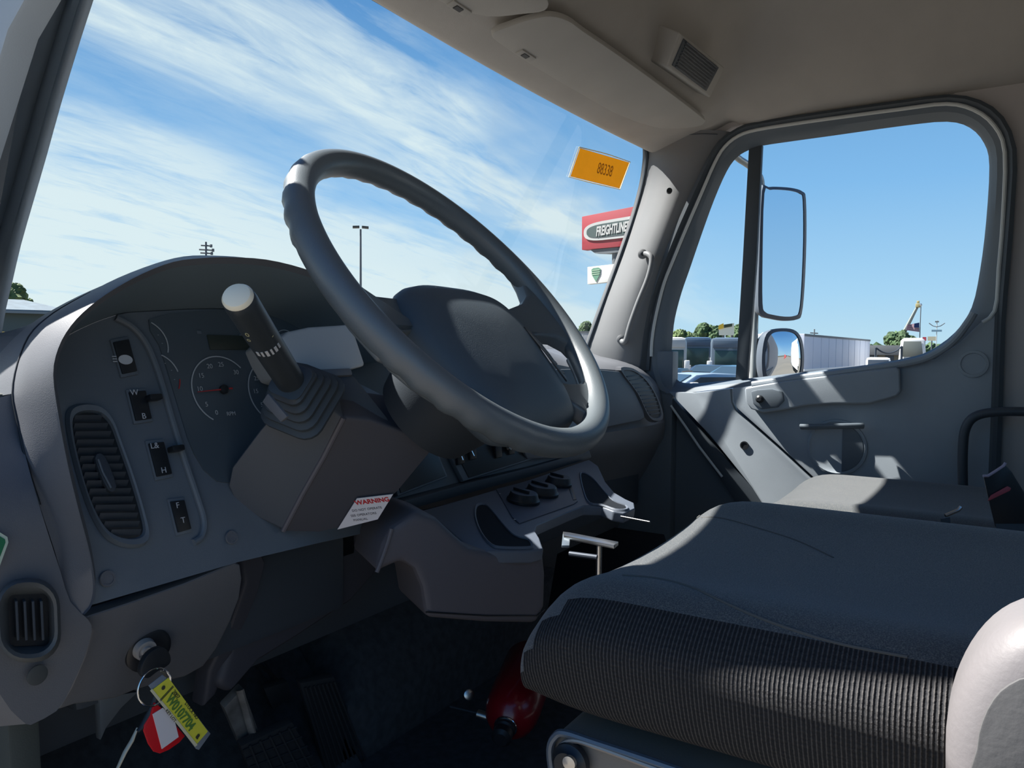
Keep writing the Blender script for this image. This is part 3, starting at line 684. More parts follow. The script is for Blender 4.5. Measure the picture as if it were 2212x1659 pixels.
# --- knee panel with the ignition lock
KN = V((0, -.90, -.43)).normalized(); KP = (V((-.9, .768, 1.785)), KN)
kp = [(184, 1333), (280, 1302), (400, 1260), (508, 1215), (520, 1220), (524, 1250), (518, 1292), (500, 1340), (470, 1400), (440, 1440), (400, 1462), (340, 1476), (290, 1492), (250, 1508), (214, 1514), (160, 1522), (124, 1534), (152, 1488), (182, 1420), (197, 1366)]
prism('knee_panel', hits(kp, KP), (0, .025, .0), DASH, dash, bevel=.004, seg=3)
ig = lathe('ignition_bezel', hit((318, 1402), KP), (-.10, -.93, -.2), [(.026, -.004), (.0255, .005), (.021, .008), (.012, .008)], BLACK, dash, segs=36)
lathe('lock_ring', hit((314, 1404), off(KP, .010)), (-.10, -.93, -.2), [(.0125, -.004), (.0115, .003), (.009, .0035), (.0088, .002), (.006, .0022), (.005, .005), (.001, .005)], mat('lock_silver', (.42, .41, .40), .4, metal=.25), ig)
prism('tail_fin', hits([(215, 1512), (262, 1500), (300, 1494), (262, 1530), (230, 1572), (218, 1600)], off(KP, -.012)), (0, .012, 0), DASHD, dash, bevel=.002)
# right cheek of the pod running down beside the knee panel
ck = [(505, 1110), (560, 1180), (575, 1215), (560, 1280), (530, 1350), (500, 1420), (468, 1500), (440, 1530), (452, 1450), (500, 1350), (530, 1260), (524, 1215), (496, 1150)]
prism('cheek', [hy(x, y, .80 + (y - 1110) * .0002) for x, y in ck], (0, .03, 0), LOWC, dash, bevel=.006, seg=3)
lp = [(470, 1480), (560, 1200), (620, 1150), (860, 1100), (850, 1200), (760, 1300), (640, 1380), (560, 1430), (500, 1500)]
prism('lower_cover', [hy(x, y, .86) for x, y in lp], (0, .05, 0), LOWC, dash, bevel=.012, seg=3)

# --- right hand dash: top, face, lip, lower roll (sections from the windscreen down)
def sec(pts):            # pts = [(px,py,Y)]
    return spl([hy(*p) for p in pts], 3)
X0 = [700, 860, 1000, 1130, 1230, 1300, 1350, 1390, 1420, 1436]
T0 = [(x, 752 + (x - 700) * .004, 1.17) for x in X0]
def shape(ys, Yd): return [(x, y, d) for x, y, d in zip(X0, ys, Yd)]
rowsd = [T0,
    shape([700, 695, 700, 752, 767, 770, 775, 785, 810, 850], [1.08] * 6 + [1.07, 1.05, 1.02, 1.0]),
    shape([664, 657, 662, 735, 774, 780, 787, 800, 826, 868], [.96] * 6 + [.95, .94, .93, .93]),  # hump behind the wheel hub added out of sight to shade the console
    shape([670, 662, 668, 748, 783, 788, 794, 806, 832, 872], [.90] * 6 + [.895, .89, .89, .89]),
    shape([690, 684, 690, 764, 793, 797, 802, 813, 842, 880], [.875] * 8 + [.88, .885]),
    shape([1010, 985, 962, 945, 935, 925, 917, 912, 908, 905], [.855] * 8 + [.86, .87]),
    shape([1024, 998, 975, 957, 946, 936, 928, 922, 916, 912], [.845] * 8 + [.85, .86]),
    shape([1060, 1035, 1008, 985, 970, 958, 948, 942, 936, 930], [.85] * 8 + [.86, .87]),
    shape([1085, 1060, 1032, 1010, 990, 978, 968, 960, 952, 946], [.862] * 8 + [.87, .88]),
    shape([1092, 1068, 1040, 1018, 1000, 988, 978, 970, 962, 955], [.885] * 8 + [.89, .9]),
    shape([1180, 1160, 1140, 1120, 1100, 1090, 1080, 1070, 1060, 1050], [1.0] * 10),
    shape([1400, 1380, 1360, 1340, 1320, 1300, 1280, 1270, 1260, 1250], [1.12] * 10)]
rd = [sec(r) for r in rowsd]
for k, r in enumerate(rd):
    e = r[-1]; r.append(V((max(e.x + .012, .90), e.y + .05, e.z - .005))); r.append(V((.95, 1.10, e.z - .01)))
loft('dash_body', rd, DASH, dash, ang=40)
DF = PL(hy(1250, 860, .858), (-.03, -.985, .17))
gb = [(1198, 797), (1270, 796), (1338, 802), (1352, 812), (1372, 848), (1390, 886), (1393, 902), (1384, 908), (1320, 921), (1240, 938), (1212, 945)]
gbo = prism('glovebox_lid', hits(gb, off(DF, .012)), DF[1] * -.012, mat('glovebox_plastic', (.105, .12, .14), .5, bump=.3), dash, bevel=.004, seg=3)
vg = [(1346, 806), (1358, 800), (1376, 806), (1398, 826), (1416, 856), (1427, 888), (1424, 902), (1408, 902), (1396, 888), (1378, 850)]
v4 = spl(hits(vg, off(DF, .014)), 3, True); c4 = sum(v4, V()) / len(v4)
pv = loft('dash_vent', [[c4.lerp(p, 1.16) + DF[1] * -.012 for p in v4], [c4.lerp(p, 1.12) + DF[1] * .002 for p in v4], [c4.lerp(p, 1.0) + DF[1] * .002 for p in v4], [c4.lerp(p, .96) + DF[1] * -.004 for p in v4]], DASH, dash, closed=True)
prism('vent_well', [c4.lerp(p, .98) + DF[1] * -.001 for p in v4], DF[1] * -.001, BLACK, pv, bevel=0, smooth=False)
for k in range(11):
    y = 812 + k * 8.2; s_ = span(vg, y)
    if not s_: continue
    a = hit((s_[0] + 2, y + 2), off(DF, .012)); b = hit((s_[1] - 2, y - 2), off(DF, .012))
    box('slat', (a + b) / 2, ((b - a).length, .003, .006), DARK, pv, ax=(b - a, fv, DF[1]), bevel=.0005)

# --- centre stack under the wheel
SP = PL(hy(1060, 985, .815), (-.03, -.93, .36))
stk = prism('centre_stack', hits([(830, 900), (955, 900), (1290, 900), (1272, 960), (1245, 985), (1000, 1040), (850, 1092), (828, 1040)], off(SP, -.012)), SP[1] * -.03, DASHD, dash, bevel=.004)
for q_ in ([(955, 948), (1180, 930), (1195, 978), (1002, 1040)], [(838, 985), (938, 955), (968, 1030), (860, 1072)]):
    q3_ = hits(q_, off(SP, .001)); c_ = sum(q3_, V()) / 4
    f_ = prism('switch_bank', q3_, SP[1] * -.010, DASHD, stk, bevel=.003)
    prism('bank_inset', [c_.lerp(p, .90) + SP[1] * .002 for p in q3_], SP[1] * -.004, BLACK, f_, bevel=.001)
for (px, py) in ((990, 985), (1016, 975), (1072, 972), (1100, 965), (1128, 962), (1158, 955)):
    c_ = hit((px, py), off(SP, .004))
    k_ = prism('toggle', [c_ + fu * a * .011 + (fv * .9 + FN * .2) * b * .018 for a, b in ((-1, -1), (1, -1), (1, 1), (-1, 1))], SP[1] * .007, BLACK, stk, bevel=.002)
for (p, q_) in (((1008, 952), (1024, 985)), ((994, 978), (1000, 994))):
    tube('bright_edge', [hit(p, off(SP, .013)), hit(q_, off(SP, .013))], .0013, CHROME, stk)
lathe('knob', hit((1098, 968), off(SP, .010)), SP[1], [(.006, 0), (.005, .006), (.002, .007)], METAL, stk)
prism('cup_tray_edge', [hy(*p, .80) for p in ((1132, 974), (1160, 978), (1230, 980), (1210, 988), (1140, 992))], (0, .01, 0), DASH, stk, bevel=.002)
# dark bar standing in for the shadow gap between the stack and the console
gap_px = [(640, 1140), (850, 1088), (1000, 1046), (1150, 1008), (1274, 972), (1280, 988), (1272, 992), (1150, 1030), (1000, 1070), (850, 1112), (660, 1175)]
prism('shadow_gap_bar', [hy(*p, .80) for p in gap_px], (0, .06, 0), DARK, dash, bevel=.005)
# ================================================================== STEERING WHEEL
WC = V((-.588, .57, 2.118)); WN = V((.0353, -.7446, .6656)).normalized()
WU = V((0, 0, 1)).cross(WN).normalized(); WV = WN.cross(WU)
def W_(u, v, w=0): return WC + WU * u + WV * v + WN * w
sw_ = thing('steering_wheel', 'large dark grey four spoke steering wheel with finger grips', 'steering wheel', WC - WN * .02)
RR, rr0 = .2355, .0168
loops = []
NT_ = 180
for k in range(NT_):
    th = 2 * pi * k / NT_
    bump = .0014 * (1 if (18 < math.degrees(th) < 168) or (200 < math.degrees(th) < 250) else 0) * cos(44 * th)
    lp = []
    for j in range(18):
        ph = 2 * pi * j / 18
        r = rr0 * (1 + .0 * cos(ph)); 
        und = max(0, -sin(ph - .5))            # grips sit on the inner/under side
        r += bump * und
        lp.append(W_((RR + r * cos(ph)) * cos(th), (RR + r * cos(ph)) * sin(th), r * sin(ph) * 1.08))
    loops.append(lp)
loops.append(loops[0])
loft('rim', loops, WHEEL, sw_, closed=True)
pad_h = [(0, .030), (.05, .029), (.085, .023), (.106, .012), (.118, -.004), (.124, -.030), (.126, -.06), (.122, -.10), (.114, -.14), (.102, -.175), (.086, -.198), (.05, -.206), (0, -.208)]
pad = pad_h + [(-u_, v_) for u_, v_ in pad_h[-2:0:-1]]
pad = [(p.x, p.y) for p in spl([(a, b, 0) for a, b in pad], 3, True)]
pc_ = (0, -.085)
def padloop(s, w): return [W_(pc_[0] + (a - pc_[0]) * s, pc_[1] + (b - pc_[1]) * s, w) for a, b in pad]
loft('airbag_cover', [padloop(.90, -.055), padloop(1.0, -.040), padloop(1.0, -.028), padloop(.985, -.018), padloop(.93, -.008), padloop(.80, .002), padloop(.55, .008), padloop(.25, .010), padloop(.02, .010)], PADM, sw_, closed=True, caps=True, ang=60)
def spoke(pts, s, w0, w1, name='spoke'):
    P = [W_(a * s, b, w1(sqrt(a * a + b * b))) for a, b in pts]
    Q = [W_(a * s, b, w1(sqrt(a * a + b * b)) - w0) for a, b in pts]
    n = len(P)
    c1 = sum(P, V()) / n + WN * .004; c0 = sum(Q, V()) / n
    vs = P + Q; fs = [tuple(range(n)), tuple(range(2 * n - 1, n - 1, -1))] + [(i, n + i, n + (i + 1) % n, (i + 1) % n) for i in range(n)]
    return obj(name, vs, fs, WHEEL, sw_, bevel=.005, seg=3, ang=60)
up_sp = [(.10, .006), (.15, .006), (.185, .010), (.205, .022), (.216, .045), (.226, .070), (.236, .05), (.238, 0), (.237, -.05), (.228, -.092), (.217, -.098), (.207, -.080), (.192, -.062), (.17, -.050), (.14, -.045), (.10, -.044)]
lo_sp = [(.10, -.128), (.122, -.146), (.150, -.152), (.175, -.142), (.192, -.120), (.205, -.092), (.222, -.10), (.205, -.130), (.18, -.155), (.15, -.182), (.122, -.205), (.105, -.215), (.098, -.205), (.085, -.180)]
wf = lambda r: -.020 + .022 * sst(.14, .225, r)
for s in (1, -1):
    spoke(up_sp, s, .022, wf)
    spoke(lo_sp, s, .022, wf)
    if s < 0: continue
    bt = prism('button_pad', [W_(s * a, b, w_) for a, b, w_ in ((.094, -.052, .002), (.112, -.062, -.001), (.117, -.10, -.002), (.108, -.142, -.001), (.096, -.150, .002), (.094, -.10, .004))], WN * .003, BLACK, sw_, bevel=.0015)
    for k in range(5):
        box('button_mark', W_(s * .105, -.066 - k * .017, .0035), (.006, .005, .001), RUBBER, bt, ax=(WU, WV, WN), bevel=0)
lathe('hub_shroud', W_(0, -.080, -.030), -WN, [(.090, -.01), (.094, .010), (.090, .035), (.080, .075), (.070, .115)], mat('hub_shroud_plastic', (.022, .030, .040), .6, bump=.2), sw_, segs=40)
for a, b in ((-.045, .010), (.05, -.030)): lathe('screw', W_(a, b, -.006), WN, [(.003, 0), (.0028, .004), (.001, .0045)], METAL, sw_)

# ================================================================== STEERING COLUMN
col = thing('steering_column', 'dark grey plastic steering column shroud behind the wheel', 'steering column', (-.6, .82, 1.80))
XL, XR = -.685, -.505
def both(px, py, x=XL): return hx(px, py, x)
# lower shroud: left face outline on the left plane, mirrored to the right face, sharp ridge along the bottom
lf = [(640, 838), (690, 862), (742, 902), (700, 985), (655, 1065), (612, 1146), (560, 1120), (508, 1085), (492, 1050), (500, 1010), (560, 930)]
def pl3(a, b, c):
    n = (b - a).cross(c - a).normalized()
    return (a, n if n.dot(CAM - a) > 0 else -n)
sA = hx(742, 902, -.70); sB = hit((612, 1146), off(FP, .006)); sC = hit((500, 1050), off(FP, .006)); sD = hx(850, 1065, -.62)
LFP = pl3(sA, sB, sC); BEL = pl3(sA, sB, sD)
prism('lower_shroud', hits(lf, LFP), V((.14, .03, .0)), mat('shroud_side_plastic', (.072, .086, .108), .5, bump=.3), col, bevel=.004, seg=3)
bf = [(742, 900), (800, 905), (880, 935), (960, 945), (905, 1010), (862, 1062), (820, 1100), (760, 1136), (690, 1152), (612, 1150), (655, 1062), (700, 985)]
prism('belly_cover', hits(bf, BEL), (0, .07, .05), LOWC, col, bevel=.005, seg=3)
# upper cover: light box with rounded shoulder
uq = [(606, 730), (622, 716), (668, 706), (716, 703), (760, 700), (790, 790), (752, 800), (684, 802), (668, 806), (650, 800), (628, 765)]
UPp = PL(hy(690, 760, .72), (-.62, -.70, .35))
upc = prism('upper_shroud', hits(uq, UPp), (.02, .10, -.02), mat('upper_shroud_plastic', (.40, .42, .43), .45, bump=.2), col, bevel=.010, seg=4)
prism('shroud_rib', hits([(678, 797), (758, 794), (764, 810), (690, 814)], off(UPp, .006)), (.01, .05, -.02), DASH, col, bevel=.003)
prism('side_infill', hits([(690, 806), (765, 808), (850, 915), (745, 902), (700, 870)], off(UPp, .002)), (.02, .10, -.02), DARK, col, bevel=.006)
# crease seam on the belly and arrow moulding
tube('crease', hits([(742, 902), (700, 985), (655, 1064), (612, 1146)], off(LFP, .0)), .0035, mat('crease_plastic', (.12, .115, .135), .5), col, segs=8)
# ---- warning label
WLP = off(BEL, .003)
wl_ = hits([(771, 1076), (849, 1067), (816, 1121), (729, 1143)], WLP)
ws = prism('warning_label', wl_, WLP[1] * .0008, PAPER, col, bevel=0); ws['label'] = 'white warning label with red heading'
ux = (wl_[1] - wl_[0]).normalized(); dn = (wl_[3] - wl_[0])
hw = (wl_[1] - wl_[0]).length
def lab(a, b): return wl_[0].lerp(wl_[1], a).lerp(wl_[3].lerp(wl_[2], a), b) + WLP[1] * .0010
RINK = mat('red_ink', (.55, .02, .03), .6); GINK = mat('grey_ink', (.12, .11, .13), .6)
upv = -(dn - ux * dn.dot(ux)).normalized()
text('lettering', 'WARNING', lab(.52, .17), ux, upv, .0095, RINK, ws, sx_=.95, shear=-.3, bold=.0003)
for k, (s, b) in enumerate((('DO NOT OPERATE', .45), ('SEE OPERATORS', .64), ('MANUAL', .82))):
    text('lettering', s, lab(.5, b), ux, upv, .0050, GINK, ws, sx_=.9, shear=-.3)

# ---- lever with bellows
tip = hx(512, 640, -.905); base = hx(646, 852, -.752); ax = (tip - base).normalized()
lev = thing('shift_lever', 'thick black column lever with cream end cap', 'lever', base)
lathe('stalk', base, ax, [(.0155, -.01), (.0160, .03), (.0162, .08), (.0164, (tip - base).length - .012), (.0156, (tip - base).length - .004), (.0145, (tip - base).length - .002)], mat('stalk_plastic', (.035, .043, .050), .38), lev, segs=32)
lathe('end_cap', tip - ax * .002, ax, [(.0150, -.004), (.0150, .001), (.0130, .004), (.008, .0058), (.001, .0062)], KNOB, lev, segs=32)
sx1 = ax.cross(V((0, 0, 1))).normalized()
# printed symbols along the stalk, facing the camera
vw = (CAM - (tip + base) / 2); vw = (vw - ax * vw.dot(ax)).normalized(); sd_ = ax.cross(vw).normalized()
Ln = (tip - base).length
for k in range(6):
    a = -.9 + k * .30
    d = vw * cos(a) + sd_ * sin(a)
    box('print_mark', base + ax * (Ln * .60) + d * .0164, (.0022 if k % 2 else .003, .010 - .001 * abs(k - 2.5), .0006), WHITEP, lev, ax=(d.cross(ax), ax, d), bevel=0)
for t_, a, s in ((.79, -.75, '0'), (.70, .55, '-'), (.74, -.9, 'o')):
    d = vw * cos(a) + sd_ * sin(a)
    text('print_mark', s, base + ax * (Ln * t_) + d * .0168, d.cross(ax), ax, .009, mat('yellow_print', (.45, .42, .25), .6), lev)
e1 = (V((0, .35, -1)) - ax * V((0, .35, -1)).dot(ax)).normalized(); e2 = ax.cross(e1)
def sq(c, s, r=.25, asp=1.0): return [c + e1 * x + e2 * y for x, y in rrect(s * asp, s, s * r, 5)]
lp_ = []
for k in range(5):
    s0 = .081 - k * .009; h0 = -.022 + k * .011
    lp_ += [sq(base + ax * h0, s0 * .93, asp=1.1), sq(base + ax * (h0 + .003), s0, asp=1.1), sq(base + ax * (h0 + .0075), s0, asp=1.1), sq(base + ax * (h0 + .0095), s0 * .9, asp=1.1)]
lp_ += [sq(base + ax * .034, .042), sq(base + ax * .036, .030, .4)]
loft('bellows', lp_, RUBBER, lev, closed=True, caps=True, ang=40)
prism('side_badge', [base + ax * .012 + d for d in ()] or [hx(566, 868, -.815), hx(578, 850, -.815), hx(620, 900, -.812), hx(606, 912, -.812)], (.004, 0, 0), DASH, lev, bevel=.001)

# ================================================================== KEYS (hanging from the ignition)
KY = .735
def kp3(px, py, d=0): return hy(px, py, KY - d)
key = thing('truck_key', 'black headed ignition key turned in the lock', 'key', kp3(340, 1425))
prism('key_head', spl([kp3(*p) for p in ((322, 1412), (345, 1398), (362, 1404), (370, 1420), (366, 1436), (340, 1452), (320, 1466), (306, 1458), (308, 1436))], 3, True), (0, .008, 0), BLACK, key, bevel=.002)
prism('key_blade', [hy(*p, KY + .003) for p in ((322, 1420), (330, 1428), (322, 1436), (314, 1424))], (0, .012, 0), CHROME, key, bevel=.0005)
ring = thing('key_ring', 'steel split ring hanging below the ignition key', 'key ring', kp3(330, 1480))
rc = kp3(334, 1484, .002); rrad = (kp3(334, 1484) - kp3(300, 1484)).length
tube('ring', [rc + V((cos(a) * rrad, .25 * sin(a) * rrad * .4, sin(a) * rrad * 1.0)) for a in [2 * pi * k / 36 for k in range(36)]], .0011, CHROME, ring, closed=True, segs=8)
lk = [kp3(*p, .004) for p in ((347, 1450), (356, 1456), (362, 1470), (358, 1484), (354, 1489))]
tube('wire_link', spl(lk, 4), .0008, mat('brass_wire', (.5, .42, .30), .35, metal=.8), ring, segs=6)
def tagsolid(name, pts, m, par, d, th=.0012, bevel=.0003): return prism(name, [kp3(*p, d) for p in pts], (0, th, 0), m, par, bevel=bevel)
yt = thing('key_tag', 'yellow paper key tag with handwritten green and black lettering', 'key tag', kp3(390, 1540))
tagsolid('tag_sleeve', [(321, 1481), (351, 1458), (362, 1466), (455, 1585), (430, 1620), (424, 1618)], TAGPL, yt, .010, .001)
tagsolid('tag_paper', [(327, 1492), (364, 1464), (449, 1580), (423, 1610)], YEL, yt, .0108, .0006, 0)
tagsolid('tag_edge', [(325, 1492), (329, 1488), (427, 1609), (422, 1613)], mat('tag_pale_edge', (.7, .66, .45), .5), yt, .0112, .0008, 0)
a_ = kp3(345, 1478, .0114); b_ = kp3(436, 1596, .0114); lx = (b_ - a_).normalized(); ly = (kp3(364, 1464, .0114) - kp3(327, 1492, .0114)); ly = (ly - lx * ly.dot(lx)).normalized()
def tl(f, s): return a_.lerp(b_, f) + ly * s
text('lettering', 'W0107704', tl(.50, -.001), lx, ly, .0135, INKG, yt, sx_=.88, bold=.0003)
text('lettering', '2007', tl(.27, .006), lx, ly, .006, INKK, yt)
text('lettering', 'STOCK NO', tl(.60, .0085), lx, ly, .0045, INKK, yt, sx_=1.2)
text('lettering', 'KEY LOT', tl(.42, -.010), lx, ly, .0042, INKK, yt, sx_=1.2)
text('lettering', 'a', tl(.93, -.001), lx, ly, .009, INKK, yt, bold=.0004)
for f in (.155, .17): box('rule', tl(f, .0), (.0007, .018, .0003), INKK, yt, ax=(lx, ly, lx.cross(ly)), bevel=0)
lathe('eyelet', kp3(353, 1486, .0116), (0, -1, 0), [(.0022, 0), (.0018, .0006), (.0009, .0004)], INKK, yt, segs=14)
rt = thing('key_tag', 'red plastic key tag with a blank white insert', 'key tag', kp3(350, 1600))
tagsolid('tag_body', [(335, 1518), (348, 1528), (400, 1590), (388, 1604), (365, 1620), (346, 1628), (333, 1624), (322, 1608), (312, 1580), (313, 1568), (326, 1546)], REDTAG, rt, .004, .003, .0008)
tagsolid('tag_insert', [(330, 1543), (352, 1529), (376, 1550), (386, 1592), (350, 1618)], PAPER, rt, .0048, .0008, 0)
sk = thing('spare_key', 'worn brass coloured key hanging edge on below the ring', 'key', kp3(280, 1610))
tube('blade', [kp3(297, 1572, -.002), kp3(285, 1600, -.002), kp3(270, 1625, -.002), kp3(252, 1664, -.002)], [.0012, .0022, .0022, .0016], mat('dull_brass', (.42, .36, .28), .4, metal=.7), sk, flat=.5)
tube('black_cover', [kp3(338, 1500), kp3(326, 1535), kp3(305, 1572), kp3(297, 1580)], [.003, .0032, .0028, .002], BLACK, sk, flat=.6)

# ================================================================== CENTRE CONSOLE
con = thing('console', 'blue grey centre console with two cup holders and heater knobs', 'console', (-.15, .65, FZ))
# sloped top as a plane through the rear edge at the dash and the cup holder lips
TPA = hy(860, 1118, .78); TPB = hy(1268, 998, .78); TPC = hy(1060, 1190, .60)
TN = (TPB - TPA).cross(TPC - TPA).normalized()
if TN.z < 0: TN = -TN
TP = (TPA, TN)
CONM = mat('console_plastic', (.11, .13, .165), .5, bump=.3); CONL = mat('console_lower_plastic', (.105, .098, .112), .55, bump=.3)
ct = [(846, 1140), (870, 1112), (1000, 1078), (1150, 1034), (1272, 992), (1292, 1006), (1308, 1040), (1328, 1064), (1352, 1078), (1370, 1086), (1372, 1098), (1350, 1108), (1325, 1104), (1300, 1093), (1262, 1092), (1222, 1108), (1160, 1134), (1156, 1146), (1166, 1162), (1174, 1184), (1150, 1190), (1040, 1190), (1010, 1182), (975, 1150), (940, 1120), (900, 1108)]
prism('top_panel', hits(ct, TP), TN * -.02, CONM, con, bevel=.004, seg=3)
cs = [(846, 1140), (900, 1104), (945, 1120), (985, 1158), (1015, 1184), (1060, 1192), (1150, 1190), (1174, 1184), (1180, 1240), (1178, 1310), (1160, 1348), (1050, 1346), (922, 1336), (912, 1270), (895, 1230), (868, 1212), (812, 1238), (826, 1180)]
BP_ = PL(hy(1040, 1250, .605), (-.38, -.92, -.02))
lower = hits(cs, BP_)
prism('lower_body', lower, V((.08, .12, -.004)), CONL, con, bevel=.012, seg=4)
tube('groove', hits([(920, 1322), (1050, 1330), (1160, 1330), (1176, 1316)], off(BP_, .0005)), .0012, BLACK, con, segs=6)
tube('edge_bead', hits([(814, 1236), (826, 1205), (838, 1170), (846, 1142)], off(BP_, .001)), .003, CONL, con)
def cup(pts, name='cup_holder'):
    P = spl(hits(pts, off(TP, .0015)), 3, True); c = sum(P, V()) / len(P)
    o_ = loft(name, [[c.lerp(p, 1.07) + TN * -.001 for p in P], [c.lerp(p, 1.04) + TN * .002 for p in P], [c.lerp(p, .98) + TN * .001 for p in P], [c.lerp(p, .97) + TN * -.001 for p in P]], CONM, con, closed=True)
    prism('cup_shade', [c.lerp(p, .985) for p in P], TN * -.001, mat('cup_shade_black', (.010, .013, .018), .8, spec=.2), o_, bevel=0, smooth=False)  # flat dark sheet stands in for the shade inside the cup holder
cup([(1030, 1094), (1046, 1090), (1062, 1104), (1090, 1138), (1112, 1158), (1140, 1166), (1148, 1178), (1140, 1182), (1090, 1182), (1062, 1176), (1040, 1150), (1028, 1118)])
cup([(1254, 1026), (1262, 1022), (1282, 1036), (1304, 1062), (1324, 1082), (1350, 1092), (1352, 1100), (1330, 1100), (1300, 1090), (1274, 1086), (1262, 1064)])
hp = hits([(1072, 1056), (1205, 1022), (1218, 1026), (1248, 1082), (1240, 1088), (1122, 1130), (1106, 1116)], off(TP, .002))
ctl = prism('heater_panel', hp, TN * -.003, mat('heater_panel', (.07, .085, .115), .5), con, bevel=.001)
e3 = (TPB - TPA).normalized(); e4 = TN.cross(e3)
for px, py, r in ((1130, 1082, .030), (1170, 1066, .032), (1206, 1046, .027)):
    c_ = hit((px, py), off(TP, .003))
    kn = lathe('knob', c_, TN, [(r, 0), (r, .004), (r * .92, .006), (r * .84, .014), (r * .78, .016), (.001, .016)], BLACK, ctl, segs=28)
    box('pointer', c_ + TN * .0175 + e4 * r * .2, (.004, r * 1.1, .006), BLACK, kn, ax=(e3, e4, TN), bevel=.001)
for px, py in ((1080, 1066), (1102, 1064), (1098, 1080), (1112, 1122)):
    box('symbol', hit((px, py), off(TP, .0032)), (.004, .003, .0003), DIMP, ctl, ax=(e3, e4, TN), bevel=0)
prism('slot', hits([(1226, 1046), (1234, 1046), (1246, 1078), (1238, 1080)], off(TP, .003)), TN * -.002, BLACK, con, bevel=.001)
# tray behind the console with steel seat hardware in it
def hzt(px, py, z=1.70): return hz(px, py, z)
tw = [(1152, 1140), (1222, 1108), (1266, 1094), (1302, 1096), (1324, 1106), (1420, 1128), (1420, 1200), (1240, 1340), (1180, 1340), (1176, 1190), (1166, 1162)]
prism('tray', [V((min(q.x, .40), min(q.y, .80), q.z)) for q in (hz(x, y, 1.60) for x, y in [(1152, 1140), (1222, 1112), (1266, 1098), (1302, 1100), (1324, 1112), (1460, 1140), (1460, 1230), (1230, 1330), (1180, 1330), (1172, 1190), (1160, 1160)])], (0, 0, -.08), mat('tray_hollow_shade', (.008, .008, .01), .95, spec=.05), con, bevel=.004)  # near-black colour stands in for the unlit hollow of the tray
br = thing('seat_bracket', 'bright steel bracket bar behind the console beside the driver seat', 'bracket', hz(1280, 1180, 1.72))
def hb_(px, py, z): return hz(px, py, z)
box_ = [hb_(1216, 1148, 1.752), hb_(1232, 1150, 1.752), hb_(1336, 1170, 1.752), hb_(1326, 1178, 1.752), hb_(1218, 1156, 1.752)]
prism('bar', box_, (0, 0, -.006), METAL, br, bevel=.001)
prism('end_plate', [hb_(1216, 1150, 1.75), hb_(1232, 1152, 1.75), hb_(1230, 1178, 1.745), hb_(1213, 1178, 1.745)], (0, 0, -.004), mat('dull_steel', (.18, .22, .26), .4, metal=.5), br, bevel=.001)
tube('post', [hb_(1294, 1174, 1.748), hb_(1294, 1174, 1.748) - V((0, 0, .13))], .0045, CHROME, br, segs=12)
tube('lower_rail', [hb_(1230, 1196, 1.738), hb_(1290, 1204, 1.738)], .004, mat('dark_steel', (.06, .07, .09), .5, metal=.5), br)
tr_ = thing('seat_trim_strip', 'thin bright metal strip beyond the console tray', 'trim strip', hz(1380, 1122, 1.72))
tube('strip', [hb_(1342, 1116, 1.752), hb_(1404, 1128, 1.752)], .0022, mat('strip_metal', (.35, .35, .36), .5, metal=.6), tr_, flat=.6)

# ================================================================== PEDALS
def pedal(name, label, pts, y, m, cat='pedal', ribs=0, dirn=(0, .012, .006), arm=None, grid=False):
    P = [hy(*p, y) for p in pts]; t = thing(name, label, cat, sum(P, V()) / len(P) - V((0, 0, .05)))
    prism('pedal_plate', P, dirn, m, t, bevel=.003)
    a, b, c, d = P[0], P[1], P[2], P[3]
    nrm = (b - a).cross(d - a).normalized()
    if nrm.y > 0: nrm = -nrm
    for k in range(ribs):
        f = (k + .7) / (ribs + .4)
        tube('rib', [a.lerp(b, f).lerp(d.lerp(c, f), .04) + nrm * .002, a.lerp(b, f).lerp(d.lerp(c, f), .96) + nrm * .002], .0022, m, t, segs=6)
    if grid:
        for k in range(6):
            f = (k + .5) / 6
            tube('rib', [a.lerp(d, f) + nrm * .002, b.lerp(c, f) + nrm * .002], .0018, m, t, segs=6)
    if arm: tube('arm', arm, .008, DARK, t, segs=10)
    return t
pedal('clutch_pedal', 'worn bare metal pedal arm near the key tags', [(484, 1530), (526, 1486), (562, 1586), (522, 1617)], .95, STEEL, ribs=0)
cl_ = [o for o in bpy.data.objects if o.name.startswith('pedal_plate')][-1]
tube('ridge', [hy(518, 1490, .944), hy(532, 1540, .944), hy(548, 1596, .944)], .006, STEEL, bpy.data.objects['clutch_pedal'], segs=8, flat=.5)
PR = mat('pedal_rubber', (.028, .029, .032), .6)
pedal('parking_pedal', 'small dark pedal pad high on the firewall', [(570, 1488), (622, 1472), (632, 1508), (590, 1534)], 1.02, PR, arm=[hy(600, 1490, 1.03), hy(560, 1430, 1.10)])
pedal('brake_pedal', 'wide rubber brake pedal with a grid tread', [(520, 1612), (632, 1560), (700, 1680), (560, 1720)], .93, PR, ribs=5, grid=True)
pedal('accelerator_pedal', 'long black accelerator treadle with raised ribs', [(648, 1476), (722, 1462), (806, 1670), (716, 1700)], .97, PR, ribs=8)
lk_ = thing('hood_release', 'dim metal release lever under the dash', 'lever', hy(560, 1410, .93))
tube('lever_bar', [hy(540, 1420, .93), hy(566, 1412, .93), hy(580, 1400, .93), hy(584, 1388, .93)], .004, METAL, lk_, segs=8)
tube('cable', [hy(540, 1424, .94), hy(580, 1450, .98), hy(600, 1470, 1.02)], .003, BLACK, lk_, segs=6)

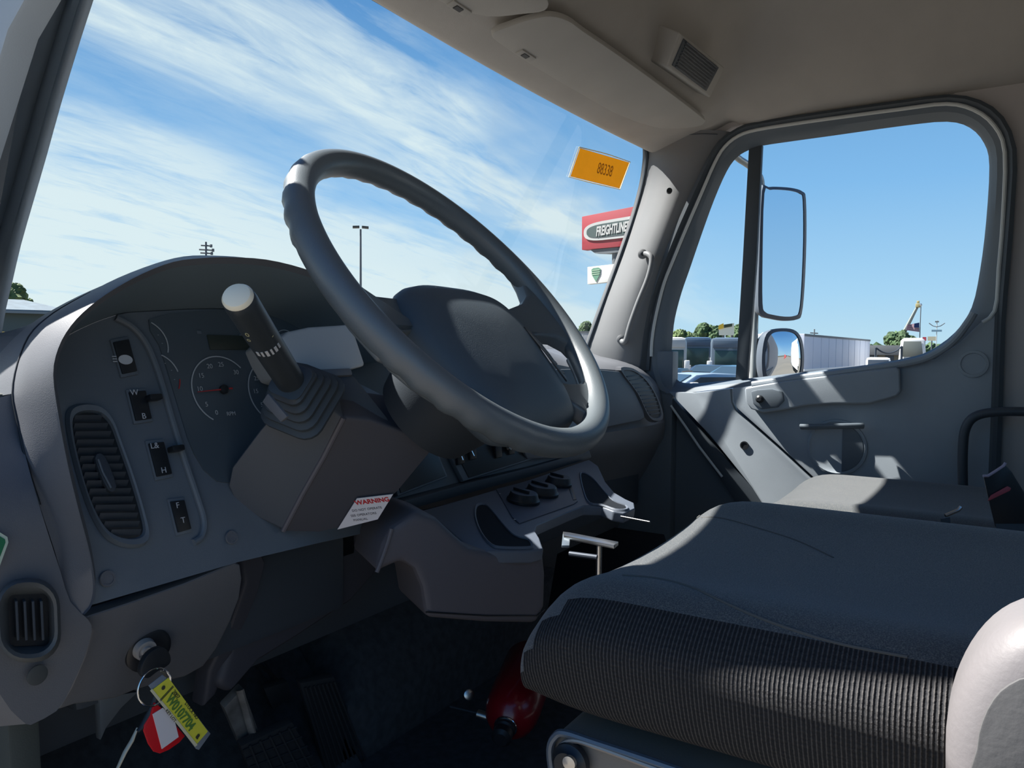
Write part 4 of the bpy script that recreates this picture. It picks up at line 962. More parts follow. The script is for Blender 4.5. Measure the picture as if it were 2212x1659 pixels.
# ================================================================== FIRE EXTINGUISHER
ec = hz(1120, 1500, 1.40); exd = V((.80, .25, .16)).normalized()
ex = thing('fire_extinguisher', 'red fire extinguisher lying on the floor by the seat', 'fire extinguisher', (ec.x, ec.y, FZ + .03))
lathe('bottle', ec - exd * .05, exd, [(.016, -.055), (.019, -.042), (.034, -.034), (.045, -.018), (.050, .002), (.051, .03), (.051, .15), (.042, .17)], RED, ex, segs=36)
lathe('valve_collar', ec - exd * .10, exd, [(.012, -.03), (.018, -.024), (.018, -.010), (.015, -.008), (.019, -.004), (.019, .004)], BLACK, ex)
h0 = ec - exd * .125
tube('collar_ring', [ec - exd * .095 + exd.orthogonal().normalized() * .0195 * cos(a) + exd.cross(exd.orthogonal()).normalized() * .0195 * sin(a) for a in [2 * pi * k / 24 for k in range(24)]], .0016, CHROME, ex, closed=True, segs=6)
lathe('gauge', hz(1012, 1500, 1.39), (-.6, -.7, .3), [(.010, 0), (.010, .006), (.008, .007)], METAL, ex)
tube('squeeze_handle', [hz(1032, 1542, 1.375), hz(1076, 1556, 1.37)], .0085, METAL, ex, segs=14)
tube('pull_pin', [hz(972, 1526, 1.35), hz(1030, 1540, 1.35)], .002, DARK, ex)
tube('hose_bracket', spl([hz(1088, 1436, 1.40), hz(1104, 1420, 1.41), hz(1120, 1424, 1.41), hz(1130, 1444, 1.40), hz(1142, 1470, 1.39)], 4), .0028, METAL, ex, segs=8)
tube('bracket_band', spl([hz(1098, 1446, 1.40), hz(1110, 1432, 1.41), hz(1120, 1440, 1.405), hz(1130, 1462, 1.395)], 4), .0022, DARK, ex, segs=8)

# ================================================================== SEATS
from mathutils.bvhtree import BVHTree
def cushion(name, m, par, cxx, y0, y1, wx, ztop, zbot, front_round=.10, rise=.0, dish=.012, nar=.22, m2=None, tuck=.20):
    """closed soft block from rings running front to back"""
    n = 36; loops = []; ys = [0, .003, .012, .03, .06, .10, .15, .21, .28, .36, .45, .6, .75, .9, 1.0]
    for f in ys:
        y = y1 - (y1 - y0) * f
        t = min(1, f * (y1 - y0) / front_round); k = sqrt(max(0, 1 - (1 - t) ** 2))
        zt = zbot + (ztop - zbot) * (.50 + .50 * k) + rise * f
        zb = zbot + (ztop - zbot) * .16 * (1 - k)
        hw_ = wx * (1 - nar + nar * k); lp = []
        for j in range(n):
            a = 2 * pi * j / n; c, s = cos(a), sin(a); ee = .5
            ux_ = abs(c) ** ee * (1 if c >= 0 else -1); uz = abs(s) ** ee * (1 if s >= 0 else -1)
            x = cxx + hw_ * ux_; z = (zt + zb) / 2 + (zt - zb) / 2 * uz
            if s > 0: z += (-dish * max(0, 1 - (abs(ux_) / .62) ** 2) + .012 * math.exp(-((abs(ux_) - .78) / .13) ** 2)) * k
            x = cxx + (x - cxx) * (1 - tuck * max(0, zt - .042 - z) / (zt - zb)); lp.append(V((x, y, z)))
        loops.append(lp)
    o = loft(name, loops, m, par, closed=True, caps=True, sub=1, ang=180)
    if m2:
        o.data.materials.append(m2)
        for p in o.data.polygons:
            if p.normal.x < -.45 and p.normal.y < .6: p.material_index = 1
    return o
def bvh(o):
    dg = bpy.context.evaluated_depsgraph_get(); e = o.evaluated_get(dg); me = e.to_mesh()
    mw = Matrix.Translation(org(o)); t_ = BVHTree.FromPolygons([mw @ v.co for v in me.vertices], [tuple(p.vertices) for p in me.polygons]); e.to_mesh_clear(); return t_
def onto(tree, px, py, lift=0):
    d = ray(px, py).normalized(); l, n, i, r = tree.ray_cast(CAM, d)
    return None if l is None else l + (n if n.dot(d) < 0 else -n) * lift
def seam(tree, pts, par, m, r=.0012, lift=.0002, name='seam'):
    P = [onto(tree, p.x, p.y, lift) for p in spl([(a, b, 0) for a, b in pts], 5)]
    P = [p for p in P if p is not None]
    if len(P) > 2: tube(name, P, r, m, par, segs=6)
ds = thing('driver_seat', 'charcoal cloth driver seat with ribbed side beside the open door', 'seat', (-.6, .05, FZ))
cush = cushion('seat_cushion', SEATC, ds, -.592, -.34, .336, .262, 1.855, 1.724, front_round=.075, nar=.12, m2=RIBC)
bpy.context.view_layer.update()
tr1_ = bvh(cush)
THR = mat('seat_thread', (.09, .09, .085), .8)
seam(tr1_, [(1345, 1243), (1420, 1250), (1490, 1268), (1560, 1300), (1640, 1335), (1740, 1370), (1830, 1395), (1960, 1420)], cush, THR)
seam(tr1_, [(1526, 1078), (1520, 1105), (1506, 1120)], cush, THR)
seam(tr1_, [(1506, 1118), (1560, 1120), (1653, 1146), (1728, 1171), (1800, 1205)], cush, THR, r=.0009)
# seat back stands behind the picture's right edge
bl_ = []
for f in range(9):
    z = 1.76 + .80 * f / 8; w_ = .25 - .04 * sst(.5, 1, f / 8); d_ = .075 - .02 * f / 8; yc = -.36 - .12 * f / 8
    bl_.append([V((-.60 + w_ * (abs(cos(a)) ** .5) * (1 if cos(a) >= 0 else -1), yc + d_ * (abs(sin(a)) ** .6) * (1 if sin(a) >= 0 else -1), z)) for a in [2 * pi * j / 24 for j in range(24)]])
loft('seat_back', bl_, SEATC, ds, closed=True, caps=True, sub=1, ang=180)
# base with bright edge strip and knob
BX = -.815
bq = [(1192, 1604), (1204, 1586), (1222, 1580), (1300, 1606), (1400, 1640), (1520, 1682), (1700, 1750), (1700, 1900), (1230, 1900), (1200, 1700)]
prism('base_panel', [hx(*p, BX + .004) for p in bq], (.46, 0, 0), BASEP, ds, bevel=.004)
tube('edge_trim', spl([hx(*p, BX) for p in ((1196, 1690), (1188, 1620), (1200, 1590), (1222, 1584), (1290, 1606), (1400, 1642), (1540, 1690))], 4), .0034, mat('blue_grey_trim', (.12, .15, .19), .35, metal=.4), ds, segs=8)
tube('inner_trim', spl([hx(*p, BX - .002) for p in ((1206, 1690), (1202, 1640), (1212, 1610), (1240, 1600), (1290, 1614), (1400, 1654), (1500, 1690))], 4), .0022, mat('warm_trim', (.35, .31, .28), .3, metal=.5), ds, segs=8)
kb = lathe('recline_knob', hx(1236, 1642, BX - .001), (-1, 0, 0), [(.0165, 0), (.0160, .006), (.013, .008), (.011, .012), (.001, .013)], BLACK, ds)
lathe('knob_cap', hx(1232, 1646, BX - .014), (-1, 0, 0), [(.006, 0), (.0058, .003), (.001, .004)], METAL, kb)
box('suspension', (-.60, -.02, (FZ + 1.70) / 2 - .03), (.40, .50, 1.66 - FZ - .02), RUBBER, ds, bevel=.02)
# armrest by the camera
am = thing('armrest', 'pale grey padded armrest with a rounded front end', 'armrest', (-.93, -.12, 1.55))
AX = -.93
ap = [(2037, 1700), (2038, 1620), (2048, 1560), (2066, 1508), (2092, 1458), (2126, 1414), (2166, 1380), (2212, 1358), (2290, 1338), (2420, 1330), (2420, 1800), (2037, 1800)]
ao = [hx(*p, AX) for p in ap]
af = spl(ao[:10], 2); aend = [V((AX, -.50, af[-1].z - .02)), V((AX, -.50, ao[0].z - .03)), V((AX, ao[0].y - .02, ao[0].z - .03))]
prism('arm_pad', af + aend, (.075, 0, 0), ARM, am, bevel=.028, seg=6)
ap2 = [(2112, 1720), (2110, 1620), (2122, 1560), (2146, 1512), (2180, 1480), (2240, 1460), (2400, 1460), (2400, 1720)]
prism('side_shade', spl([hx(*p, AX - .0005) for p in ap2], 2, True), (.004, 0, 0), mat('arm_shade_grey', (.085, .085, .088), .8, bump=.5, bscale=200), am, bevel=.001)  # darker sheet paints the shading on the armrest's inner side
tube('pivot', [V((AX + .04, -.40, ao[0].z)), V((-.80, -.40, 1.70))], .014, DARK, am)

ps = thing('passenger_seat', 'charcoal cloth passenger seat by the far door', 'seat', (.52, .05, FZ))
pcn = cushion('seat_cushion', SEATC, ps, .50, -.30, .43, .27, 1.738, 1.58, front_round=.10, dish=.006)
bl_ = []
for f in range(9):
    z = 1.72 + .80 * f / 8; w_ = .25 - .04 * sst(.5, 1, f / 8); d_ = .075 - .02 * f / 8; yc = -.36 - .12 * f / 8
    bl_.append([V((.50 + w_ * (abs(cos(a)) ** .5) * (1 if cos(a) >= 0 else -1), yc + d_ * (abs(sin(a)) ** .6) * (1 if sin(a) >= 0 else -1), z)) for a in [2 * pi * j / 24 for j in range(24)]])
loft('seat_back', bl_, SEATC, ps, closed=True, caps=True, sub=1, ang=180)
box('seat_base', (.50, 0, (FZ + 1.64) / 2), (.42, .5, 1.60 - FZ), RUBBER, ps, bevel=.02)
# grab frame beside the passenger seat back, belt and buckle
gf = thing('seat_frame_bar', 'dark bent bar standing behind the passenger seat edge', 'bar', hx(2082, 1120, .82))
tube('bar', spl([hx(*p, .82) for p in ((2084, 1140), (2080, 1040), (2080, 970), (2086, 925), (2106, 900), (2150, 890), (2230, 890), (2330, 900), (2350, 1000), (2350, 1140))], 4), .0115, DARK, gf, segs=12)
bkp = lambda x, y, d=0: far(x, y, 1.18 - d)
bk = thing('belt_buckle', 'black seat belt buckle with a red release edge', 'seat belt buckle', bkp(2160, 1110))
prism('buckle_body', [bkp(*p) for p in ((2124, 1030), (2172, 1004), (2186, 1020), (2214, 1066), (2222, 1140), (2150, 1140), (2138, 1092))], ray(2160, 1050) * .03, BLACK, bk, bevel=.003)
tube('latch_edge', [bkp(*p, .004) for p in ((2124, 1028), (2134, 1028), (2150, 1018), (2168, 1006), (2172, 1000))], .0022, mat('pink_plastic', (.42, .34, .42), .4), bk, segs=8)
prism('release_button', [bkp(*p, .003) for p in ((2133, 1082), (2140, 1070), (2176, 1050), (2184, 1054), (2182, 1060), (2140, 1080))], ray(2160, 1050) * .006, mat('red_button', (.45, .07, .09), .5), bk, bevel=.0006)
prism('belt_strap', [bkp(*p) for p in ((2150, 1130), (2222, 1130), (2260, 1320), (2180, 1320))], ray(2160, 1050) * .006, RUBBER, bk, bevel=.001)
bt_ = thing('belt_tongue', 'small bright metal tongue behind the driver seat edge', 'seat belt part', far(2058, 1110, 1.12))
tube('tongue', [far(2042, 1114, 1.12), far(2058, 1107, 1.12), far(2070, 1102, 1.12), far(2076, 1095, 1.12)], .0028, METAL, bt_, segs=8)
tube('webbing', [far(2042, 1114, 1.12) + V((0, 0, -.003)), far(2042, 1114, 1.12) + V((.01, -.02, -.17))], .008, RUBBER, bt_, flat=.2)

# ================================================================== on the windscreen
OS = []
def wpl(px, py, d=.004): return whit(px, py, d)
so_ = thing('paper_sticker', 'orange paper sticker stuck inside the windscreen corner', 'sticker', wpl(1295, 363))
oq = [wpl(*p, .006) for p in ((1253, 320), (1359, 351), (1338, 407), (1232, 381))]
on = (oq[1] - oq[0]).cross(oq[3] - oq[0]).normalized()
if on.y > 0: on = -on
pb_ = [wpl(*p, .005) for p in ((1251, 318), (1297, 329), (1318, 335), (1361, 350), (1339, 409), (1300, 400), (1270, 393), (1229, 382))]
tube('backing', pb_ + [pb_[0]], .0016, mat('pale_backing', (.85, .78, .50), .6), so_, segs=5)
prism('face', oq, on * .0006, ORANGE, so_, bevel=0)
text('faint_number', '88338', (oq[0] + oq[1] + oq[2] + oq[3]) / 4 + on * .0009 + (oq[1] - oq[0]) * .08, (oq[1] - oq[0]), (oq[0] - oq[3]), .045, FADED, so_, sx_=.8)
# ================================================================== OUTSIDE, PASSENGER SIDE MIRRORS
MN = V((-.60, -.80, 0)).normalized()                 # the glass looks back along the truck
mc = hx(1690, 550, 1.34)
MP = PL(mc, MN)
def mirror_unit(name, label, outer, inner, MPl, bulge, loc, housing):
    t = thing(name, label, 'mirror', loc, 'mirrors outside the passenger window')
    O = spl(hits(outer, MPl), 3, True); I = spl(hits(inner, MPl), 3, True); n = len(O)
    c = sum(O, V()) / n; ci = sum(I, V()) / n
    loft('housing', [[c.lerp(p, s) - MN * d for p in O] for s, d in ((.5, housing), (.82, housing * .85), (.97, housing * .5), (1.0, .012), (1.0, .0))] + [[p + MN * .003 for p in I], [p - MN * .002 for p in I]], mat('mirror_housing', (.10, .12, .15), .4), t, closed=True, caps=False)
    if bulge:
        L = [[ci + (p - ci) * s + MN * (bulge * (1 - s * s)) for p in I] for s in (1, .85, .7, .55, .4, .25, .12, .02)]
        loft('mirror_face', L, MIRROR, t, closed=True, ang=180)
    else:
        prism('mirror_face', I, MN * -.002, MIRROR, t, bevel=0, smooth=False)
    return t
om = [(1646, 412), (1660, 404), (1690, 404), (1716, 407), (1734, 414), (1741, 430), (1742, 520), (1738, 620), (1732, 678), (1722, 690), (1695, 693), (1664, 688), (1646, 682), (1638, 660), (1640, 560)]
im = [(1650, 418), (1664, 410), (1690, 410), (1714, 413), (1729, 419), (1735, 432), (1736, 520), (1732, 620), (1727, 672), (1718, 682), (1695, 684), (1668, 680), (1652, 674), (1646, 655), (1646, 560)]
m1 = mirror_unit('side_mirror', 'tall flat side mirror reflecting plain blue sky', om, im, MP, 0, hx(1690, 690, 1.34), .055)
ol = [(1652, 730), (1664, 714), (1690, 709), (1714, 712), (1728, 724), (1735, 745), (1737, 780), (1733, 812), (1722, 826), (1690, 830), (1660, 828), (1648, 812), (1646, 770)]
il = [(1657, 736), (1668, 720), (1690, 715), (1712, 718), (1723, 728), (1729, 747), (1731, 780), (1727, 808), (1718, 820), (1690, 823), (1666, 821), (1654, 806), (1652, 770)]
m2 = mirror_unit('side_mirror', 'small rounded convex mirror below the tall one', ol, il, PL(hx(1690, 770, 1.33), MN), .012, hx(1690, 830, 1.33), .06)
# bright shell of the lower housing, seen edge on
prism('housing_shell', [hx(*p, 1.325) for p in ((1622, 826), (1618, 800), (1622, 765), (1634, 735), (1652, 716), (1648, 745), (1643, 790), (1644, 828))], (.05, .02, 0), mat('shell_chrome', (.62, .66, .68), .25, metal=.5), m2, bevel=.004)
prism('shell_strip', [hx(*p, 1.322) for p in ((1646, 822), (1650, 790), (1652, 745), (1658, 735), (1656, 790), (1655, 822))], (.02, .02, 0), PILLAR, m2, bevel=.001)
arm_ = thing('mirror_arm', 'pale tubular arm holding the mirrors outside the window', 'mirror arm', hx(1636, 700, 1.32))
tube('arm_tube', spl([hx(*p, 1.10 + k) for p, k in (((1560, 300), .0), ((1590, 338), .08), ((1616, 356), .14), ((1638, 376), .20), ((1645, 400), .22), ((1641, 440), .22), ((1637, 520), .22), ((1633, 620), .22), ((1631, 700), .22), ((1628, 800), .22), ((1625, 850), .22))], 3), .011, mat('mirror_arm_paint', (.30, .33, .34), .35, metal=.3), arm_, segs=12)
tube('side_rail', spl([hx(*p, 1.31) for p in ((1650, 420), (1645, 520), (1642, 600), (1640, 660), (1648, 684))], 4), .006, METAL, arm_, segs=8)
lathe('bolt', hx(1634, 656, 1.30), (-1, -.3, 0), [(.006, 0), (.006, .004), (.003, .005)], CHROME, arm_)

# ================================================================== OUTSIDE: YARD
def P_(px, py, d): return far(px, py, d)
def gz(px, d, z=0):
    """point on the ground straight under picture column px at camera depth d"""
    y0 = 757.0; p = far(px, y0, d); return V((p.x, p.y, z))
def side_dirs(px):
    a = ray(px, 757); f = V((a.x, a.y, 0)).normalized(); r = V((f.y, -f.x, 0)); return r, f
SIGNR = mat('sign_red', (.30, .022, .035), .6); SIGNW = mat('sign_white', (.42, .43, .42), .6); SIGNG = mat('sign_grey_green', (.04, .07, .07), .6)
POLE = mat('galvanised_pole', (.10, .115, .13), .6)
def vplane(px, d, turn=0):
    r, f = side_dirs(px); r2 = (r * cos(turn) + f * sin(turn)); n = V((0, 0, 1)).cross(r2).normalized()
    if n.dot(f) > 0: n = -n
    return PL(gz(px, d), n), r2, n
# pylon with two signs
pl, r2, n2 = vplane(1325, 52, radians(-38))
py_ = thing('pylon_sign', 'tall pylon with a red FREIGHTLINER sign over a small white board', 'sign', gz(1330, 52))
rq = hits([(1257, 468), (1400, 440), (1400, 527), (1257, 540)], pl)
prism('red_board', rq, -n2 * .6, SIGNR, py_, bevel=.02)
def on_(q, a, b, d=.03): return q[0].lerp(q[1], a).lerp(q[3].lerp(q[2], a), b) + n2 * d
ov = []
for k in range(40):
    a = 2 * pi * k / 40; ce, se = cos(a), sin(a)
    ov.append((.55 + .51 * abs(ce) ** .45 * (1 if ce > 0 else -1), .51 - (.27 + .0) * abs(se) ** .75 * (1 if se > 0 else -1)))
prism('white_oval', [on_(rq, a, b, .05) for a, b in ov], n2 * .03, SIGNW, py_, bevel=0)
prism('grey_oval', [on_(rq, .55 + (a - .55) * .90, .51 + (b - .51) * .70, .09) for a, b in ov], n2 * .02, SIGNG, py_, bevel=0)
ux2 = (rq[1] - rq[0]).normalized()
text('lettering', 'FREIGHTLINER', on_(rq, .50, .52, .14), ux2, V((0, 0, 1)), .88, SIGNW, py_, depth=.01, shear=.25, sx_=.50, bold=.03)
sq_ = hits([(1269, 577), (1400, 562), (1400, 600), (1269, 614)], pl)
prism('white_board', sq_, -n2 * .4, mat('board_white', (.62, .63, .60), .6), py_, bevel=.01)
SG = mat('sign_green', (.10, .24, .16), .6)
shp = [(.10, .15), (.155, .08), (.21, .15), (.215, .25), (.195, .50), (.155, .88), (.115, .50), (.095, .25)]
shp = [(a * 1.0, b) for a, b in ((.075, .18), (.11, .10), (.20, .10), (.235, .18), (.225, .50), (.155, .92), (.085, .50))]
prism('green_shield', [on_(sq_, a, b, .03) for a, b in shp], n2 * .02, SG, py_, bevel=0)
for k, (b, w2) in enumerate(((.22, .13), (.34, .14), (.46, .12))):
    prism('shield_bar', [on_(sq_, .155 - w2 / 2, b, .06), on_(sq_, .155 + w2 / 2, b, .06), on_(sq_, .155 + w2 / 2, b + .05, .06), on_(sq_, .155 - w2 / 2, b + .05, .06)], n2 * .01, mat('pale_green', (.30, .42, .30), .6), py_, bevel=0)
text('lettering', 'SELECT', on_(sq_, .62, .32, .04), ux2, V((0, 0, 1)), .75, SIGNG, py_, depth=.01, sx_=.7)
text('lettering', 'TRUCKS', on_(sq_, .62, .70, .04), ux2, V((0, 0, 1)), .75, SIGNG, py_, depth=.01, sx_=.7)
b0 = gz(1330, 52.6); tube('pole', [b0, V((b0.x, b0.y, P_(1330, 520, 52).z))], .35, POLE, py_, segs=12)
b1 = gz(1366, 52.6); tube('pole', [b1, V((b1.x, b1.y, P_(1366, 520, 52).z))], .35, POLE, py_, segs=12)
prism('soffit', hits([(1275, 540), (1400, 528), (1400, 536), (1310, 548), (1285, 547)], off(pl, -.1)), -n2 * .5, POLE, py_, bevel=0)

# lamp post
lp = thing('lamp_post', 'tall lamp post with a twin flat head seen through the wheel', 'lamp post', gz(779, 46))
g0 = gz(779, 46); zt = P_(779, 497, 46).z
tube('pole', [g0, V((g0.x, g0.y, zt))], [.10, .055], POLE, lp, segs=10)
r_, f_ = side_dirs(779)
for s in (-1, 1):
    box('lamp_head', V((g0.x, g0.y, zt + .12)) + r_ * s * .27, (.40, .30, .13), mat('lamp_housing', (.075, .08, .07), .6), lp, ax=(r_ + V((0, 0, -.06 * s)), f_, (0, 0, 1)), bevel=.02)
# far antenna mast
ant = thing('antenna_mast', 'far antenna mast with crossed arms above the instrument hood', 'mast', gz(447, 130))
g0 = gz(447, 130); zt = P_(447, 524, 130).z
tube('pole', [g0, V((g0.x, g0.y, zt))], .16, POLE, ant, segs=8)
r_, f_ = side_dirs(447)
for y, w2 in ((532, .8), (541, 1.1), (548, .9)):
    zc = P_(447, y, 130).z; tube('cross_arm', [V((g0.x, g0.y, zc)) - r_ * w2, V((g0.x, g0.y, zc)) + r_ * w2], .13, POLE, ant, segs=6)
    box('antenna_panel', V((g0.x, g0.y, zc)) + r_ * w2, (.3, .3, .5), POLE, ant, bevel=0)

# ---- trees
LEAF = mat('leaves', (.045, .085, .03), .8, var=.35, vscale=1.2)
LEAF2 = mat('leaves_olive', (.08, .12, .035), .8, var=.35, vscale=1.2)
TRUNK = mat('bark', (.05, .04, .03), .9)
def tree(label, px, d, ytop, wpx, seed, m=LEAF, group='trees along the yard', ybot=770):
    rnd = random.Random(seed); g0 = gz(px, d); zt = P_(px, ytop, d).z; rw = wpx / FPX * d / 2; r_, f_ = side_dirs(px)
    t = thing('tree', label, 'tree', g0, group)
    h = zt; cz = h * .66; bm = bmesh.new()
    for k in range(26):
        a = rnd.uniform(0, 2 * pi); q = sqrt(rnd.random()) * 1.15; zz_ = rnd.uniform(-1, 1)
        lim = sqrt(max(.05, 1 - zz_ * zz_))
        c = g0 + r_ * cos(a) * q * rw * .72 * lim + f_ * sin(a) * q * rw * .72 * lim + V((0, 0, cz + zz_ * h * .26))
        s = rw * rnd.uniform(.34, .50); s = min(s, max(.3, zt - c.z))
        res = bmesh.ops.create_icosphere(bm, subdivisions=3, radius=s, matrix=Matrix.Translation(c))
        for v_ in res['verts']: v_.co += (v_.co - c) * rnd.uniform(-.22, .22)
    vs = [v_.co.copy() for v_ in bm.verts]; bm.verts.index_update(); fs = [tuple(v_.index for v_ in f.verts) for f in bm.faces]; bm.free()
    obj('crown', vs, fs, m, t, smooth=False)
    tube('trunk', [g0, g0 + V((0, 0, h * .5))], [rw * .10, rw * .06], TRUNK, t, segs=8)
    return t
TL = [('big olive tree behind the house at the left edge', 22, 60, 614, 110, LEAF2, 'trees behind the house'),
      ('rounder lower tree right of the big olive tree', 62, 66, 640, 46, LEAF2, 'trees behind the house'),
      ('smallest tree at the right end of the house', 90, 78, 655, 30, LEAF2, 'trees behind the house'),
      ('tree peeping out beside the pillar under the signs', 1262, 80, 690, 46, LEAF, None),
      ('low tree at the left of the narrow quarter window', 1470, 95, 712, 52, LEAF2, 'trees behind the motorhomes'),
      ('tallest tree behind the dark blue motorhome', 1527, 88, 698, 62, LEAF, 'trees behind the motorhomes'),
      ('tree half hidden behind the yellow and white billboard', 1600, 92, 700, 60, LEAF, 'trees behind the motorhomes'),
      ('round green tree behind the white van by the flag', 1944, 82, 711, 58, LEAF, None)]
for k, (lb, px, d, yt_, wp, m_, gr) in enumerate(TL): tree(lb, px, d, yt_, wp, 40 + k, m_, gr)
# far hedge line on the horizon
def bank(name, px0, px1, d, ytop, label, seed, m):
    rnd = random.Random(seed); bm = bmesh.new(); n = 40
    for k in range(n):
        px = px0 + (px1 - px0) * k / (n - 1); g0 = gz(px, d); zt = P_(px, ytop + rnd.uniform(-3, 4), d).z; s = max(1.2, zt * .62)
        res = bmesh.ops.create_icosphere(bm, subdivisions=2, radius=s, matrix=Matrix.Translation(g0 + V((0, 0, zt - s))))
        c = g0 + V((0, 0, zt - s))
        for v_ in res['verts']: v_.co += (v_.co - c) * rnd.uniform(-.25, .15)
    bm.verts.index_update(); vs = [v_.co.copy() for v_ in bm.verts]; fs = [tuple(v_.index for v_ in f.verts) for f in bm.faces]; bm.free()
    o = obj(name, vs, fs, m, None, smooth=False); tag(o, label, 'trees', kind='stuff'); return o
bank('treeline', 1100, 1560, 140, 735, 'far line of trees on the horizon behind the vehicles', 5, LEAF)
bank('treeline', 1700, 2200, 150, 742, 'far line of trees behind the grey trailer and white van', 6, LEAF)
bank('treeline', -60, 400, 140, 700, 'far line of trees behind the house at the left', 7, LEAF2)

# ---- generic builders in local axes (r = along, f = away, z up)
def lbox(name, o, r, f, x0, x1, y0, y1, z0, z1, m, par, bevel=.02):
    c = o + r * ((x0 + x1) / 2) + f * ((y0 + y1) / 2) + V((0, 0, (z0 + z1) / 2))
    return box(name, c, (abs(x1 - x0), abs(y1 - y0), abs(z1 - z0)), m, par, ax=(r, f, (0, 0, 1)), bevel=bevel)
def wheel_(o, r, f, x, y, rad, par, wd=.24):
    w_ = lathe('wheel', o + r * x + f * (y - wd / 2) + V((0, 0, rad)), f, [(rad * .7, 0), (rad, .02), (rad, wd - .02), (rad * .7, wd)], RUBBER, par, segs=20)
    return w_
def car(label, px, d, L_, H_, m, turn, flip=1, group='cars parked beyond the passenger window', roofy=None):
    r, f = side_dirs(px); r2 = (r * cos(turn) + f * sin(turn)) * flip; f2 = V((0, 0, 1)).cross(r2)
    if f2.dot(f) < 0: f2 = -f2
    o = gz(px, d); t = thing('car', label, 'car', o, group)
    W2 = .86
    side = [(-.5, .28), (-.5, .62), (-.47, .70), (-.22, .78), (-.10, 1.0 * .98), (.0, 1.0), (.16, .99), (.33, .80), (.46, .76), (.5, .62), (.5, .28)]
    def pt(a, b, y): return o + r2 * a * L_ + V((0, 0, b * H_)) + f2 * y
    hull = [[pt(a, b, y * (W2 if b < .8 else W2 * .82)) for a, b in side] for y in (-1, -.8, .8, 1)]
    loft('body', hull, m, t, caps=True, bevel=.03, ang=30)
    GL_ = mat('car_glass', (.03, .05, .07), .08)
    for y, s in ((-W2 * .97, -1), (W2 * .97, 1)):
        prism('side_window', [pt(a, b, y) for a, b in ((-.17, .80), (-.09, .94), (.14, .94), (.28, .80))], f2 * s * .02, GL_, t, bevel=0)
    prism('windscreen', [pt(-.215, .80, -W2 * .72), pt(-.115, .97, -W2 * .66), pt(-.115, .97, W2 * .66), pt(-.215, .80, W2 * .72)], (-r2 * .6 + V((0, 0, .4))) * .03, GL_, t, bevel=0)
    prism('rear_window', [pt(.19, .975, -W2 * .66), pt(.32, .82, -W2 * .72), pt(.32, .82, W2 * .72), pt(.19, .975, W2 * .66)], (r2 * .6 + V((0, 0, .4))) * .03, GL_, t, bevel=0)
    for a in (-.31, .31):
        for y in (-W2 + .12, W2 - .12): wheel_(o, r2, f2, a * L_, y, .33, t)
    box('door_mirror', pt(-.14, .80, -W2 - .08), (.20, .14, .14), WHITE, t, ax=(r2, f2, (0, 0, 1)), bevel=.03)
    return t
SILV = mat('silver_blue_paint', (.34, .42, .50), .3, metal=.2, coat=.6); DBL = mat('dark_blue_paint', (.03, .05, .085), .3, coat=.5); TEAL = mat('blue_paint', (.05, .11, .17), .3, coat=.5)
car('silver sedan nearest the quarter window', 1512, 21, 4.6, 1.46, SILV, radians(28))
car('dark saloon at the left edge of the quarter window', 1432, 27, 4.5, 1.46, DBL, radians(70))
car('blue car behind the divider bar of the window', 1612, 25.5, 4.5, 1.6, TEAL, radians(40))
car('dark hatchback under the motorhome windscreen', 1545, 32, 4.2, 1.5, DBL, radians(60))

def motorhome(label, px, d, wpx, ytop, m, seed, glass_y=(.45, .80), dark=True, turn=0, roofbox=False):
    r, f = side_dirs(px); r2 = r * cos(turn) + f * sin(turn); f2 = V((0, 0, 1)).cross(r2)
    if f2.dot(f) < 0: f2 = -f2
    o = gz(px, d); H_ = P_(px, ytop, d).z; W_2 = wpx / FPX * d / 2; t = thing('motorhome', label, 'motorhome', o, 'motorhomes parked beyond the cars')
    lbox('body', o, r2, f2, -W_2, W_2, 0, 6, .45, H_, m, t, bevel=.25)
    GLs = mat('coach_glass', (.03, .06, .055), .15)
    lbox('windscreen', o, r2, f2, -W_2 * .78, W_2 * .80, -.03, .05, H_ * .42, H_ * .78, GLs, t, bevel=.06)
    lbox('brow', o, r2, f2, -W_2 * .9, W_2 * .9, -.10, .05, H_ * .82, H_ * .96, m, t, bevel=.05)
    lbox('bumper', o, r2, f2, -W_2, W_2, -.15, .1, .4, .95, DARK, t, bevel=.08)
    for s in (-1, 1):
        lbox('mirror_pod', o, r2, f2, s * W_2 * 1.02 - .12, s * W_2 * 1.02 + .12, -.35, -.15, H_ * .40, H_ * .60, WHITE, t, bevel=.04)
        lbox('headlight', o, r2, f2, s * W_2 * .7 - .2, s * W_2 * .7 + .2, -.17, -.1, 1.0, 1.25, WHITE, t, bevel=.03)
        wheel_(o, r2, f2, s * (W_2 - .3), 1.2, .45, t)
    if roofbox: lbox('roof_unit', o, r2, f2, -.4, .5, 2, 3, H_, H_ + .3, WHITE, t, bevel=.08)
    lbox('side_window', o, r2, f2, -W_2 - .02, -W_2 + .05, .8, 2.0, H_ * .45, H_ * .75, GLs, t, bevel=.02)
    return t
NAVY = mat('motorhome_blue', (.055, .085, .13), .35, coat=.4)
motorhome('white motorhome at the left edge of the quarter window', 1452, 36, 62, 728, mat('motorhome_white', (.42, .43, .43), .5), 1)
motorhome('dark blue motorhome with two black windows', 1507, 44, 60, 728, NAVY, 2)
motorhome('blue grey motorhome with a wide green tinted windscreen', 1578, 35, 84, 729, mat('motorhome_grey', (.09, .12, .16), .4, coat=.4), 3)
